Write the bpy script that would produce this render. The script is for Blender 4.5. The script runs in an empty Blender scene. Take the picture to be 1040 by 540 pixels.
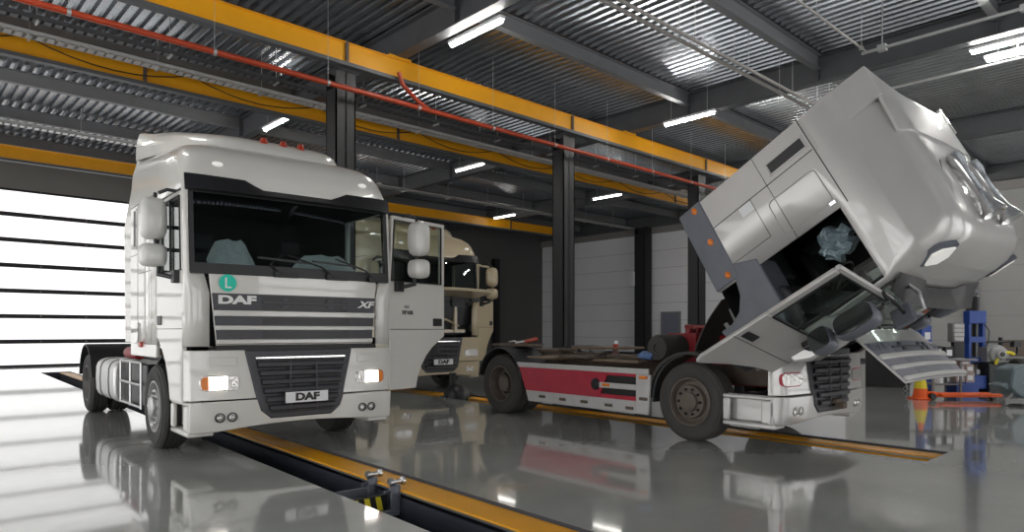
import bpy, bmesh, math, random
from mathutils import Matrix, Vector
random.seed(7)
S = bpy.context.scene
COL = S.collection
PI = math.pi

# ------------------------------------------------------------------ materials
def mat(name, col, rough=.5, metal=0., coat=0., emit=0., spec=.5, noise=0., nscale=6., bump=0., ecol=None, bscale=None):
    m = bpy.data.materials.new(name); m.use_nodes = True
    nt = m.node_tree; b = nt.nodes['Principled BSDF']
    b.inputs['Base Color'].default_value = (*col, 1)
    b.inputs['Roughness'].default_value = rough
    b.inputs['Metallic'].default_value = metal
    b.inputs['Coat Weight'].default_value = coat
    b.inputs['Coat Roughness'].default_value = .04
    b.inputs['Specular IOR Level'].default_value = spec
    if emit:
        b.inputs['Emission Color'].default_value = (*(ecol or col), 1)
        b.inputs['Emission Strength'].default_value = emit
    if noise or bump:
        tc = nt.nodes.new('ShaderNodeTexCoord')
        n = nt.nodes.new('ShaderNodeTexNoise'); n.inputs['Scale'].default_value = nscale
        n.inputs['Detail'].default_value = 5
        nt.links.new(tc.outputs['Object'], n.inputs['Vector'])
        if noise:
            mx = nt.nodes.new('ShaderNodeMix'); mx.data_type = 'RGBA'
            mx.inputs[6].default_value = (*[c * (1 - noise) for c in col], 1)
            mx.inputs[7].default_value = (*[min(1, c * (1 + noise)) for c in col], 1)
            nt.links.new(n.outputs['Fac'], mx.inputs[0])
            nt.links.new(mx.outputs[2], b.inputs['Base Color'])
        if bump:
            n2 = nt.nodes.new('ShaderNodeTexNoise'); n2.inputs['Scale'].default_value = bscale or nscale
            nt.links.new(tc.outputs['Object'], n2.inputs['Vector'])
            bp = nt.nodes.new('ShaderNodeBump'); bp.inputs['Strength'].default_value = bump
            bp.inputs['Distance'].default_value = .02
            nt.links.new(n2.outputs['Fac'], bp.inputs['Height'])
            nt.links.new(bp.outputs['Normal'], b.inputs['Normal'])
    return m

def glass(name, tint, ior=1.5, rough=.01):
    m = bpy.data.materials.new(name); m.use_nodes = True
    nt = m.node_tree; nt.nodes.clear()
    o = nt.nodes.new('ShaderNodeOutputMaterial'); mx = nt.nodes.new('ShaderNodeMixShader')
    t = nt.nodes.new('ShaderNodeBsdfTransparent'); t.inputs[0].default_value = (*tint, 1)
    g = nt.nodes.new('ShaderNodeBsdfGlossy'); g.inputs['Roughness'].default_value = rough
    lw = nt.nodes.new('ShaderNodeLayerWeight'); lw.inputs[0].default_value = .5
    pw = nt.nodes.new('ShaderNodeMath'); pw.operation = 'POWER'; pw.inputs[1].default_value = 4.5
    f = nt.nodes.new('ShaderNodeMapRange'); f.inputs[3].default_value = (ior-1)**2/(ior+1)**2
    nt.links.new(lw.outputs['Facing'], pw.inputs[0]); nt.links.new(pw.outputs[0], f.inputs[0])
    nt.links.new(f.outputs[0], mx.inputs[0]); nt.links.new(t.outputs[0], mx.inputs[1])
    nt.links.new(g.outputs[0], mx.inputs[2]); nt.links.new(mx.outputs[0], o.inputs[0])
    return m

def floor_mat():
    m = mat('grey_epoxy', (.2, .205, .2), .1, coat=.6)
    nt = m.node_tree; b = nt.nodes['Principled BSDF']; b.inputs['Coat IOR'].default_value = 1.6
    tc = nt.nodes.new('ShaderNodeTexCoord')
    def noise(sc, det, scl=None):
        n = nt.nodes.new('ShaderNodeTexNoise'); n.inputs['Scale'].default_value = sc; n.inputs['Detail'].default_value = det
        if scl:
            mp = nt.nodes.new('ShaderNodeMapping'); mp.inputs['Scale'].default_value = scl
            nt.links.new(tc.outputs['Object'], mp.inputs[0]); nt.links.new(mp.outputs[0], n.inputs['Vector'])
        else: nt.links.new(tc.outputs['Object'], n.inputs['Vector'])
        return n
    n1 = noise(.7, 6); n2 = noise(5, 8, (1, 3.0, 1)); n3 = noise(22, 3)
    r = nt.nodes.new('ShaderNodeValToRGB'); r.color_ramp.elements[0].position = .3; r.color_ramp.elements[1].position = .75
    r.color_ramp.elements[0].color = (.36, .37, .355, 1); r.color_ramp.elements[1].color = (.50, .51, .485, 1)
    nt.links.new(n1.outputs['Fac'], r.inputs[0])
    r2 = nt.nodes.new('ShaderNodeValToRGB'); r2.color_ramp.elements[0].position = .62; r2.color_ramp.elements[1].position = .8
    nt.links.new(n2.outputs['Fac'], r2.inputs[0])
    mx = nt.nodes.new('ShaderNodeMix'); mx.data_type = 'RGBA'; mx.inputs[7].default_value = (.55, .55, .52, 1)
    ml = nt.nodes.new('ShaderNodeMath'); ml.operation = 'MULTIPLY'; ml.inputs[1].default_value = .45
    nt.links.new(r2.outputs[0], ml.inputs[0]); nt.links.new(ml.outputs[0], mx.inputs[0])
    nt.links.new(r.outputs[0], mx.inputs[6]); nt.links.new(mx.outputs[2], b.inputs['Base Color'])
    rr = nt.nodes.new('ShaderNodeMapRange'); rr.inputs[1].default_value = .3; rr.inputs[2].default_value = .8
    rr.inputs[3].default_value = .05; rr.inputs[4].default_value = .17
    nt.links.new(n2.outputs['Fac'], rr.inputs[0]); nt.links.new(rr.outputs[0], b.inputs['Roughness'])
    bp = nt.nodes.new('ShaderNodeBump'); bp.inputs['Strength'].default_value = .012; bp.inputs['Distance'].default_value = .02
    nb = noise(1.6, 3); nt.links.new(nb.outputs['Fac'], bp.inputs['Height']); nt.links.new(bp.outputs['Normal'], b.inputs['Normal'])
    return m

M = dict(
    floor=floor_mat(),
    white=mat('white_truck_paint', (.66, .645, .605), .28, coat=.8, noise=.03, nscale=2),
    whitem=mat('white_mirror_shell', (.62, .61, .58), .3, coat=.5),
    beige=mat('beige_truck_paint', (.50, .41, .27), .35, coat=.5, noise=.06, nscale=3),
    silver=mat('silver_truck_paint', (.53, .515, .50), .33, metal=.25, coat=.7, noise=.05, nscale=3),
    red=mat('faded_red_paint', (.42, .02, .045), .38, noise=.25, nscale=5),
    enginered=mat('engine_red', (.23, .008, .015), .45, noise=.3, nscale=9),
    offwhite=mat('dirty_white_paint', (.50, .49, .48), .45, noise=.12, nscale=7),
    lilac=mat('light_slate_plastic', (.20, .20, .235), .5, noise=.15, nscale=8),
    nutrim=mat('bright_rim', (.42,.42,.42), .35, metal=.5, noise=.2, nscale=9),
    black=mat('black_plastic', (.014, .014, .016), .4, noise=.2, nscale=30),
    dark=mat('charcoal_plastic', (.028, .029, .033), .5, noise=.2, nscale=12),
    grill=mat('grille_plastic', (.055, .056, .063), .5, noise=.15, nscale=12),
    graypl=mat('slate_grey_plastic', (.13, .14, .165), .45, noise=.2, nscale=4),
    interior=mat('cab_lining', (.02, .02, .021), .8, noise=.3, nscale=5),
    rubber=mat('tyre_rubber', (.032, .031, .030), .72, noise=.3, nscale=8),
    dusty=mat('dusty_rubber', (.05, .047, .043), .8, noise=.25, nscale=6),
    steel=mat('bare_steel', (.5, .5, .5), .32, metal=.9, noise=.15, nscale=8),
    rim=mat('grey_rim', (.16, .155, .15), .45, metal=.3, noise=.3, nscale=9),
    brownrim=mat('dusty_brown_rim', (.125, .10, .082), .6, noise=.35, nscale=7),
    chrome=mat('chrome', (.85, .85, .85), .16, metal=.85),
    amber=mat('amber_lens', (.75, .20, .02), .25),
    orange=mat('orange_plastic', (.85, .11, .01), .4),
    redlens=mat('red_lens', (.28, .02, .008), .25),
    redmarker=mat('red_marker_lens', (.4, .04, .015), .3),
    lamp=mat('lit_headlamp', (1, .93, .85), .2, emit=7),
    lens=mat('clear_lamp_lens', (.62, .60, .58), .12, metal=.5, bump=.35, nscale=30),
    marker=mat('clear_marker_lens', (.75, .74, .7), .15, emit=.35),
    frost=mat('lettering_white', (.78, .78, .77), .4),
    ink=mat('lettering_black', (.01, .01, .01), .5),
    teal=mat('teal_sticker', (.0, .58, .42), .45),
    plate=mat('white_plate', (.78, .79, .8), .35),
    tank=mat('aluminium_tank', (.55, .55, .54), .35, metal=.7, noise=.15, nscale=5),
    rust=mat('dusty_brown_steel', (.12, .09, .07), .75, noise=.4, nscale=8),
    wood=mat('weathered_board', (.17, .125, .085), .8, noise=.35, nscale=6),
    yellow=mat('crane_yellow', (.80, .36, .003), .42, noise=.10, nscale=2.5),
    railyellow=mat('rail_yellow', (.85, .38, .004), .4, noise=.15, nscale=3),
    hazard=mat('hazard_yellow', (.75, .62, .02), .5),
    pipe=mat('red_oxide_pipe', (.38, .042, .010), .4, noise=.15, nscale=5),
    column=mat('black_column_paint', (.012, .012, .014), .5, noise=.15, nscale=3),
    girder=mat('grey_steel_primer', (.085, .088, .095), .5, noise=.2, nscale=2.5),
    purlin=mat('mid_grey_primer', (.17, .175, .185), .45, noise=.15, nscale=3),
    deck=mat('galvanised_deck', (.35, .37, .40), .23, metal=.85, noise=.3, nscale=1.5),
    galv=mat('galvanised_strut', (.5, .5, .5), .4, metal=.6, noise=.2, nscale=10),
    conduit=mat('grey_conduit', (.33, .31, .29), .5),
    tube=mat('fluorescent_tube', (1, .98, .93), .3, emit=80),
    tubedim=mat('dimmed_fluorescent_tube', (1, .97, .9), .3, emit=10),  # emission lowered to weaken the far lamps' reflections on the floor
    wallw=mat('white_wall_panel', (.80, .80, .84), .6, noise=.05, nscale=.7),
    wallg=mat('grey_wall_panel', (.37, .37, .365), .6, noise=.06, nscale=.7),
    walld=mat('dark_grey_wall', (.10, .10, .098), .65, noise=.08, nscale=.5),
    fascia=mat('gate_header_grey', (.26, .25, .24), .6, noise=.08, nscale=1),
    pit=mat('pit_navy_wall', (.034, .039, .054), .5, noise=.3, nscale=4),
    pitfloor=mat('pit_floor', (.01, .01, .011), .7),
    glazing=mat('backlit_gate_glazing', (.7, .7, .7), .35, emit=.95, ecol=(1, 1, .99)),
    glazingb=mat('fill_gate_glazing', (.7, .7, .7), .35, emit=2.6, ecol=(1, 1, 1)),  # glow of the unseen front gates, added as fill
    glazingl=mat('daylight_fill_gate_glazing', (.7, .7, .7), .35, emit=3.0, ecol=(1, 1, 1)),  # daylight of the left gates, also one added front fill gate
    gatebar=mat('gate_black_rail', (.012, .011, .018), .4),
    blue=mat('blue_machine_paint', (.015, .06, .30), .4, noise=.15, nscale=6),
    scrub=mat('blue_grey_plastic', (.13, .17, .19), .4, noise=.08, nscale=5),
    card=mat('printed_carton', (.42, .34, .31), .7, noise=.4, nscale=14),
    grayd=mat('grey_metal_furniture', (.22, .22, .22), .5),
    door=mat('blue_grey_door', (.17, .185, .235), .5),
    bag=mat('crinkled_plastic_bag', (.28, .36, .40), .25, noise=.7, nscale=18, bump=1, bscale=22),
    patchsheet=mat('white_patch_sheet', (.93, .94, .96), .35, noise=.25, nscale=14, bump=1., bscale=16),  # white of the added windscreen patch sheets
    ragblue=mat('blue_rag', (.12, .2, .4), .8, noise=.3, nscale=20),
    skin=mat('grey_cast_metal', (.36, .36, .35), .45, metal=.4, noise=.3, nscale=16),
    windscreen=glass('tinted_windscreen', (.72, .78, .78), 1.6),
    clear=glass('door_glass', (.74, .79, .77), 1.6),
    mirrorglass=mat('mirror_glass', (.13, .14, .14), .12, metal=.9),
)

# ------------------------------------------------------------------ mesh builder
class MB:
    def __init__(s): s.v = []; s.f = []
    def add(s, vs, fs):
        o = len(s.v); s.v += [Vector(p) for p in vs]; s.f += [[i + o for i in f] for f in fs]; return s
    def box(s, x0, x1, y0, y1, z0, z1):
        return s.add([(x0,y0,z0),(x1,y0,z0),(x1,y1,z0),(x0,y1,z0),(x0,y0,z1),(x1,y0,z1),(x1,y1,z1),(x0,y1,z1)],
                     [(0,3,2,1),(4,5,6,7),(0,1,5,4),(1,2,6,5),(2,3,7,6),(3,0,4,7)])
    def obox(s, c, size, rot=None):
        hx, hy, hz = [a / 2 for a in size]; m = rot or Matrix.Identity(3)
        pts = [Vector(c) + m @ Vector(p) for p in ((-hx,-hy,-hz),(hx,-hy,-hz),(hx,hy,-hz),(-hx,hy,-hz),(-hx,-hy,hz),(hx,-hy,hz),(hx,hy,hz),(-hx,hy,hz))]
        return s.add(pts, [(0,3,2,1),(4,5,6,7),(0,1,5,4),(1,2,6,5),(2,3,7,6),(3,0,4,7)])
    def bar(s, p, q, w, h, up=(0,0,1)):
        p = Vector(p); q = Vector(q); d = (q - p).normalized(); u = Vector(up)
        a = d.cross(u); a = a.normalized() if a.length > 1e-4 else Vector((1,0,0)); b = a.cross(d).normalized()
        pts = [e + a * i * w / 2 + b * j * h / 2 for e in (p, q) for i, j in ((-1,-1),(1,-1),(1,1),(-1,1))]
        return s.add(pts, [(0,1,2,3),(7,6,5,4),(0,4,5,1),(1,5,6,2),(2,6,7,3),(3,7,4,0)])
    def tube(s, pts, r, n=8, cap=True):
        pts = [Vector(p) for p in pts]; rings = []; a = None
        for i, p in enumerate(pts):
            d = (pts[min(i+1, len(pts)-1)] - pts[max(i-1, 0)]).normalized()
            if a is None:
                a = d.cross(Vector((0,0,1)));
                if a.length < 1e-3: a = d.cross(Vector((1,0,0)))
            a = (a - d * a.dot(d)).normalized(); b = d.cross(a)
            rr = r[i] if isinstance(r, (list, tuple)) else r
            rings.append([p + (a * math.cos(t) + b * math.sin(t)) * rr for t in [2*PI*k/n for k in range(n)]])
        vs = [q for ring in rings for q in ring]; fs = []
        for i in range(len(pts)-1):
            for k in range(n): fs.append((i*n+k, i*n+(k+1)%n, (i+1)*n+(k+1)%n, (i+1)*n+k))
        if cap: fs += [tuple(range(n))[::-1], tuple((len(pts)-1)*n+k for k in range(n))]
        return s.add(vs, fs)
    def lathe(s, prof, c=(0,0,0), axis='x', n=32, closed=False):
        # prof: list of (radius, along-axis)
        vs = []; m = len(prof)
        for k in range(n):
            t = 2*PI*k/n; ca, sa = math.cos(t), math.sin(t)
            for r, a in prof:
                p = {'x': (a, r*ca, r*sa), 'y': (r*ca, a, r*sa), 'z': (r*ca, r*sa, a)}[axis]
                vs.append(Vector(c) + Vector(p))
        fs = []
        for k in range(n):
            k2 = (k+1) % n
            for j in range(m if closed else m-1):
                j2 = (j+1) % m; fs.append((k*m+j, k2*m+j, k2*m+j2, k*m+j2))
        return s.add(vs, fs)
    def prism(s, poly, fn):
        # poly: 2D points; fn(u, v, t) -> 3D, t in 0,1
        n = len(poly); vs = [fn(u, v, 0) for u, v in poly] + [fn(u, v, 1) for u, v in poly]
        fs = [tuple(range(n))[::-1], tuple(range(n, 2*n))] + [(i, (i+1)%n, n+(i+1)%n, n+i) for i in range(n)]
        return s.add(vs, fs)
    def grid(s, outer, inner=None):
        # outer[i][j] points; with inner -> closed slab
        R, Cn = len(outer), len(outer[0]); vs = [p for r in outer for p in r]; fs = []
        idx = lambda i, j, o=0: o + i*Cn + j
        for i in range(R-1):
            for j in range(Cn-1): fs.append((idx(i,j), idx(i,j+1), idx(i+1,j+1), idx(i+1,j)))
        if inner:
            o = R*Cn; vs += [p for r in inner for p in r]
            for i in range(R-1):
                for j in range(Cn-1): fs.append((idx(i,j,o), idx(i+1,j,o), idx(i+1,j+1,o), idx(i,j+1,o)))
            for i in range(R-1):
                fs.append((idx(i,0), idx(i+1,0), idx(i+1,0,o), idx(i,0,o))); fs.append((idx(i+1,Cn-1), idx(i,Cn-1), idx(i,Cn-1,o), idx(i+1,Cn-1,o)))
            for j in range(Cn-1):
                fs.append((idx(0,j+1), idx(0,j), idx(0,j,o), idx(0,j+1,o))); fs.append((idx(R-1,j), idx(R-1,j+1), idx(R-1,j+1,o), idx(R-1,j,o)))
        return s.add(vs, fs)
    def sphere(s, c, r, nu=12, nv=8, sc=(1,1,1)):
        c = Vector(c); vs = [c + Vector((0,0,r*sc[2]))]; fs = []
        for i in range(1, nv):
            t = PI*i/nv
            for k in range(nu):
                p = 2*PI*k/nu; vs.append(c + Vector((r*sc[0]*math.sin(t)*math.cos(p), r*sc[1]*math.sin(t)*math.sin(p), r*sc[2]*math.cos(t))))
        vs.append(c - Vector((0,0,r*sc[2])))
        for k in range(nu): fs.append((0, 1+k, 1+(k+1)%nu))
        for i in range(nv-2):
            for k in range(nu): fs.append((1+i*nu+k, 1+(i+1)*nu+k, 1+(i+1)*nu+(k+1)%nu, 1+i*nu+(k+1)%nu))
        b = len(vs)-1
        for k in range(nu): fs.append((b, 1+(nv-2)*nu+(k+1)%nu, 1+(nv-2)*nu+k))
        return s.add(vs, fs)
    def build(s, name, m, parent=None, bevel=0, smooth=38, tf=None, seg=2, solid=0, recalc=True):
        me = bpy.data.meshes.new(name)
        vs = [tf(p) for p in s.v] if tf else s.v
        me.from_pydata([tuple(p) for p in vs], [], s.f)
        bm = bmesh.new(); bm.from_mesh(me)
        if solid: bmesh.ops.remove_doubles(bm, verts=bm.verts, dist=1e-4)
        if recalc: bmesh.ops.recalc_face_normals(bm, faces=bm.faces)
        bm.to_mesh(me); bm.free()
        if smooth:
            me.polygons.foreach_set('use_smooth', [True]*len(me.polygons)); me.set_sharp_from_angle(angle=math.radians(smooth))
        me.materials.append(m)
        o = bpy.data.objects.new(name, me); COL.objects.link(o)
        if parent: o.parent = parent
        if solid:
            md = o.modifiers.new('thickness', 'SOLIDIFY'); md.thickness = solid; md.offset = -1
        if bevel:
            md = o.modifiers.new('edges', 'BEVEL'); md.width = bevel; md.segments = seg; md.limit_method = 'ANGLE'; md.angle_limit = math.radians(40)
        return o

def empty(name, loc=(0,0,0), rz=0):
    o = bpy.data.objects.new(name, None); o.location = loc; o.rotation_euler = (0,0,rz); o.empty_display_size = .3; COL.objects.link(o); return o
def tag(o, label=None, cat=None, group=None, kind=None):
    if label: o['label'] = label
    if cat: o['category'] = cat
    if group: o['group'] = group
    if kind: o['kind'] = kind
    return o
def struct(o): o['kind'] = 'structure'; return o
def text(name, body, m, parent, loc, size, rot=(PI/2,0,0), sx=1., bold=0., shear=0., tf=None, ext=.003, align='CENTER'):
    c = bpy.data.curves.new(name, 'FONT'); c.body = body; c.size = size; c.extrude = ext; c.offset = bold; c.shear = shear
    c.align_x = align; c.align_y = 'CENTER'; c.materials.append(m)
    fo_ = bpy.data.objects.new(name, c); COL.objects.link(fo_); bpy.context.view_layer.update()
    me = bpy.data.meshes.new_from_object(fo_.evaluated_get(bpy.context.evaluated_depsgraph_get())); me.name = name
    bpy.data.objects.remove(fo_); bpy.data.curves.remove(c)
    o = bpy.data.objects.new(name, me); COL.objects.link(o)
    mt = Matrix.Translation(loc) @ Matrix.Rotation(rot[2],4,'Z') @ Matrix.Rotation(rot[0],4,'X') @ Matrix.Diagonal((sx,1,1,1))
    if tf is not None: mt = tf @ mt
    if parent: o.parent = parent
    o.matrix_local = mt
    return o
def lerp(a, b, t): return a + (b-a)*t
def interp(tab, z):
    if z <= tab[0][0]: return tab[0][1]
    for (a, u), (b, w) in zip(tab, tab[1:]):
        if z <= b: return lerp(u, w, (z-a)/(b-a))
    return tab[-1][1]

# ------------------------------------------------------------------ camera
F = 690.; H0 = 336.; CH = 1.45; YAW = math.radians(46.8)
cam = bpy.data.cameras.new('camera'); co = bpy.data.objects.new('camera', cam); COL.objects.link(co)
co.location = (0, 0, CH)
fw = Vector((math.cos(YAW), math.sin(YAW), 0)); rt = Vector((math.sin(YAW), -math.cos(YAW), 0))
R = Matrix((rt, Vector((0,0,1)), -fw)).transposed()
co.matrix_world = Matrix.Translation((0,0,CH)) @ R.to_4x4() @ Matrix.Rotation(math.radians(-.0), 4, 'Z')
cam.sensor_width = 36; cam.lens = F/1040*36; cam.shift_y = (H0-270)/1040; cam.clip_end = 300; cam.clip_start = .05
S.camera = co
def ray(u, v): return fw + rt*(u-520)/F + Vector((0,0,1))*(H0-v)/F
def at_z(u, v, z): d = ray(u, v); return Vector((0,0,CH)) + d*((z-CH)/d.z)
def at_x(u, v, x): d = ray(u, v); return Vector((0,0,CH)) + d*(x/d.x)
def at_y(u, v, y): d = ray(u, v); return Vector((0,0,CH)) + d*(y/d.y)

# ------------------------------------------------------------------ trucks
FT = [(.27,.07),(.36,.02),(.60,.0),(.67,.0),(.70,.015),(1.25,.03),(1.9,.035),(2.1,.04),(3.02,.11),(3.12,.12),(3.6,.18)]
W, CR = 1.22, .12
def f0(z): return interp(FT, z)
def cr(z): return interp([(1.9,.12),(2.05,.055),(3.04,.055),(3.12,.12),(3.42,.30)], z)
def base(x, z): return f0(z) + .055*(x/1.2)**2
def FY(x, z):
    a = abs(x)
    r = cr(z)
    if a <= W-r: return base(x, z)
    yc = base(W-r, z)+r; d = min(r, a-(W-r))
    return yc - math.sqrt(max(0, r*r-d*d))
def yA(z): return base(W-cr(z), z)+cr(z)
def fpanel(mb, xl, xr, z0, z1, off=.01, th=.02, nx=12, nz=4, zt=None):
    gx = xl if callable(xl) else (lambda z: xl); hx = xr if callable(xr) else (lambda z: xr)
    out, inn = [], []
    for i in range(nz+1):
        ro, ri = [], []
        for j in range(nx+1):
            t = i/nz; z = lerp(z0, z1, t); x = lerp(gx(z), hx(z), j/nx)
            if zt: z = lerp(z0, zt(x), t)
            y = FY(x, z); ro.append(Vector((x, y-off, z))); ri.append(Vector((x, y-off+th, z)))
        out.append(ro); inn.append(ri)
    return mb.grid(out, inn)

def wheel(parent, name, x, y, side, R_=.52, kind='steer', rimm=None, tyrem=None, w=.31, n=40):
    """side: -1 outer face towards -x"""
    e = parent; s = side
    def L(prof): return [(r, x + s*a) for r, a in prof]
    t = MB(); h = w/2
    prof = [(.30,-h),(.40,-h-.012),(R_-.03,-h+.01),(R_,-h+.05)]
    for gx in (-.08,-.02,.04,.10): prof += [(R_,gx-.018),(R_-.012,gx-.012),(R_-.012,gx-.004),(R_,gx+.002)]
    prof += [(R_,h-.04),(R_-.025,h-.008),(R_-.06,h+.004),(.46,h+.010),(.40,h+.014),(.335,h+.004),(.30,h-.02)]
    t.lathe(L(prof), (0,y,R_), 'x', n)
    ty = t.build(name, tyrem or M['rubber'], e, smooth=30)
    r = MB()
    if kind == 'steer':
        p2 = [(.305,h-.02),(.318,h+.006),(.30,h+.008),(.285,h-.03),(.27,h-.07),(.225,h-.055),(.21,h+.0),(.13,h+.005),(.125,h+.04),(.10,h+.055),(.0,h+.057)]
    else:
        p2 = [(.305,h-.02),(.318,h+.006),(.30,h+.008),(.285,h-.06),(.26,h-.16),(.20,h-.18),(.15,h-.18),(.145,h-.08),(.12,h-.06),(.0,h-.06)]
    r.lathe(L(p2), (0,y,R_), 'x', n)
    ri = r.build('rim', rimm or M['rim'], ty, smooth=30)
    nb = MB(); rr, xa = (.168, h+.008) if kind == 'steer' else (.175, h-.17)
    for k in range(10):
        a = 2*PI*k/10; cy, cz = y+rr*math.cos(a), R_+rr*math.sin(a)
        if s < 0: nb = MB()
        nb.lathe([(.0,x+s*(xa+.035)),(.012,x+s*(xa+.035)),(.018,x+s*(xa+.02)),(.02,x+s*xa)], (0,cy,cz), 'x', 8)
        if s < 0: nb.build('lug_nut', M['dark'] if rimm is M['brownrim'] else M['steel'], ri)
    if s > 0: nb.build('lug_nut_ring', M['dark'] if rimm is M['brownrim'] else M['steel'], ri)
    return ty

def ident(p): return p
def truck(name, label, loc, slope, paint, ky=1., wb=3.8, tilt=None, doors=None, hood='closed', rim=None, door_bottom=.66, style='white', width=1.22):
    global W
    W = width
    T = empty(name, loc, -math.atan(slope)); tag(T, label, 'truck')
    L = .3 + 2.0*ky
    SY = lambda y: y if y <= .3 else .3+(y-.3)*ky
    yB = SY(1.13)
    if tilt:
        al, py, pz = tilt; ca, sa = math.cos(al), math.sin(al)
        CT = lambda p: Vector((p[0], py+(p[1]-py)*ca-(p[2]-pz)*sa, pz+(p[1]-py)*sa+(p[2]-pz)*ca))
        CM = Matrix.Translation((0,py,pz)) @ Matrix.Rotation(al,4,'X') @ Matrix.Translation((0,-py,-pz))
    else: CT = ident; CM = Matrix.Identity(4)
    # ---- ring at height z, returns list of points (left rear -> front -> right rear)
    def ring(z, ins=0., fz=None, inset_front=0.):
        w = W-ins; yf = FY
        zz = z
        pts = []
        ymid = (L+yB)/2
        r = cr(z)
        yb = f0(min(z,3.2)); yc = yb+.055*((W-r)/1.2)**2+r+inset_front
        left = [(-w, L-ins*.25), (-w, ymid), (-w, yB), (-w, yc)]
        for k in (1,2,3,4):
            a = PI/2*k/5; left.append((-(w-r)-r*math.cos(a), yc-r*math.sin(a)))
        fr = []
        for x in (-1, -.885, -.44, 0, .44, .885, 1):
            X = x*(w-r); fr.append((X, yb+.055*(X/1.2)**2+inset_front))
        right = [(-x, y) for x, y in left[::-1]]
        P = []
        for x, y in left+fr+right:
            q = z if fz is None else fz(z, y)
            P.append(Vector((x, y, q)))
        return P
    zs = [1.28, 1.6, 1.87, 2.1, 2.56, 3.02, 3.12]
    fz = lambda z, y: 3.12+(z-3.12)*(1+.62*max(0, y-.3)/(L-.3))
    def skip(i, j):  # row i (between zs[i], zs[i+1]); interval j
        n = 22
        if j in (2, 19) and i <= 4: return True            # door openings
        if i <= 2 and 8 < j+0 and j in (9,10,11,12): return True      # hood opening
        if i in (3,4) and 8 <= j <= 13: return True          # windscreen
        return False
    # ---------- shell
    sh = MB(); rows = [ring(z) for z in zs]
    roof = [(3.25,.004,.02),(3.40,.02,.07),(3.49,.06,.15),(3.56,.15,.27),(3.60,.30,.42)]
    if style == 'silver':
        fz = lambda z, y: 3.12+(z-3.12)*(1+.03*max(0, y-.3)/(L-.3))
        roof = [(3.20,.0,.0),(3.44,.002,-.01),(3.46,.012,-.01),(3.62,.06,.02),(3.76,.115,.08),(3.84,.165,.17),(3.885,.25,.30),(3.91,.40,.50),(3.915,.6,.7)]
    roofring = [ring(z, i, fz, fi) for z, i, fi in roof]
    n = len(rows[0])
    vs = []; fs = []
    allr = rows + roofring
    for r_ in allr: vs += r_
    for i in range(len(allr)-1):
        for j in range(n):
            if i < 6 and skip(i, j): continue
            j2 = (j+1) % n; fs.append((i*n+j, i*n+j2, (i+1)*n+j2, (i+1)*n+j))
    c = sum(allr[-1], Vector())/n; vs.append(c); ci = len(vs)-1; o = (len(allr)-1)*n
    for j in range(n): fs.append((o+j, o+(j+1)%n, ci))
    sh.add(vs, fs)
    shell = sh.build('cab_shell', paint, T, tf=CT, smooth=32, solid=.03)
    # ---------- lining
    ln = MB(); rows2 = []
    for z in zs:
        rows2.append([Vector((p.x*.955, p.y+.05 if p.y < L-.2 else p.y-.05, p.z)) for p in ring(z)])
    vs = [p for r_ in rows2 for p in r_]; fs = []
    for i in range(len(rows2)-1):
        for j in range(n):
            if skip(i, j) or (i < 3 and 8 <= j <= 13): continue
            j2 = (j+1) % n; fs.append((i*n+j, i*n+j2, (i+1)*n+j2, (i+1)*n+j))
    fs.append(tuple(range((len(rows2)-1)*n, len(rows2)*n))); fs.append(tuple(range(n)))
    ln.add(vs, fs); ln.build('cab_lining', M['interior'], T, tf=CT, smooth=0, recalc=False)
    # bulkhead under the windscreen and the dashboard
    d = MB(); d.box(-1.1,1.1,.36,.42,1.3,2.05); d.build('bulkhead', M['dark'], T, tf=CT)
    d = MB()
    d.prism([(.22,2.0),(.55,2.08),(.80,1.98),(.85,1.75),(.80,1.5),(.30,1.5)], lambda y, z, t: Vector((lerp(-1.1,1.1,t), y, z)))
    dash = d.build('dashboard', M['dark'], T, bevel=.03, tf=CT)
    sw = MB(); cx = .55
    pts = [Vector((cx+.23*math.cos(a), .98+.12*math.sin(a), 2.02+.20*math.sin(a))) for a in [2*PI*k/20 for k in range(21)]]
    sw.tube(pts, .018, 6, False); sw.tube([(cx-.22,.98,2.02),(cx+.22,.98,2.02)], .015, 6); sw.tube([(cx,.98,2.02),(cx,.80,1.8)], .035, 8)
    sw.build('steering_wheel', M['black'], T, tf=CT)
    for sx in (-.6, .6):
        s = MB(); y0 = SY(1.0); s.box(sx-.25,sx+.25,y0,y0+.5,1.72,1.88); st = s.build('seat', M['dark'], T, bevel=.05, tf=CT)
        s = MB(); s.bar((sx,y0+.52,1.82),(sx,y0+.66,2.5),.48,.14,(0,1,0)); s.build('backrest', M['dark'], st, bevel=.05, tf=CT)
        s = MB(); s.bar((sx,y0+.66,2.53),(sx,y0+.69,2.74),.28,.1,(0,1,0)); s.build('headrest', M['dark'], st, bevel=.03, tf=CT)
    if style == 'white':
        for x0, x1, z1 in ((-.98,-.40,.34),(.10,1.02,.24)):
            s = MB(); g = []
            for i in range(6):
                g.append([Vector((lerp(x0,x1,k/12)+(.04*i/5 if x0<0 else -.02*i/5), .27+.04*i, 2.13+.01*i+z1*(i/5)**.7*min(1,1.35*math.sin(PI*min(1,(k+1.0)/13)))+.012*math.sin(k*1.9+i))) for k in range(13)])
            s.grid(g, [[p+Vector((0,.012,0)) for p in r_] for r_ in g]); s.build('windscreen_patch', M['patchsheet'], dash, tf=CT)  # sheets added in place of reflection-like pale patches in the windscreen
    # ---------- windscreen, frit, visor, wipers
    g = MB(); GW = W-.075; fpanel(g, -GW, GW, 2.1, 3.03, .004, .006, 16, 4); g.build('windscreen', M['windscreen'] if style != 'silver' else M['clear'], T, tf=CT)
    g = MB(); GW += .015; fpanel(g, -GW, GW, 2.08, 2.20, .012, .016, 16, 1); fpanel(g, -GW, GW, 2.98, 3.05, .012, .016, 16, 1)
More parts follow.
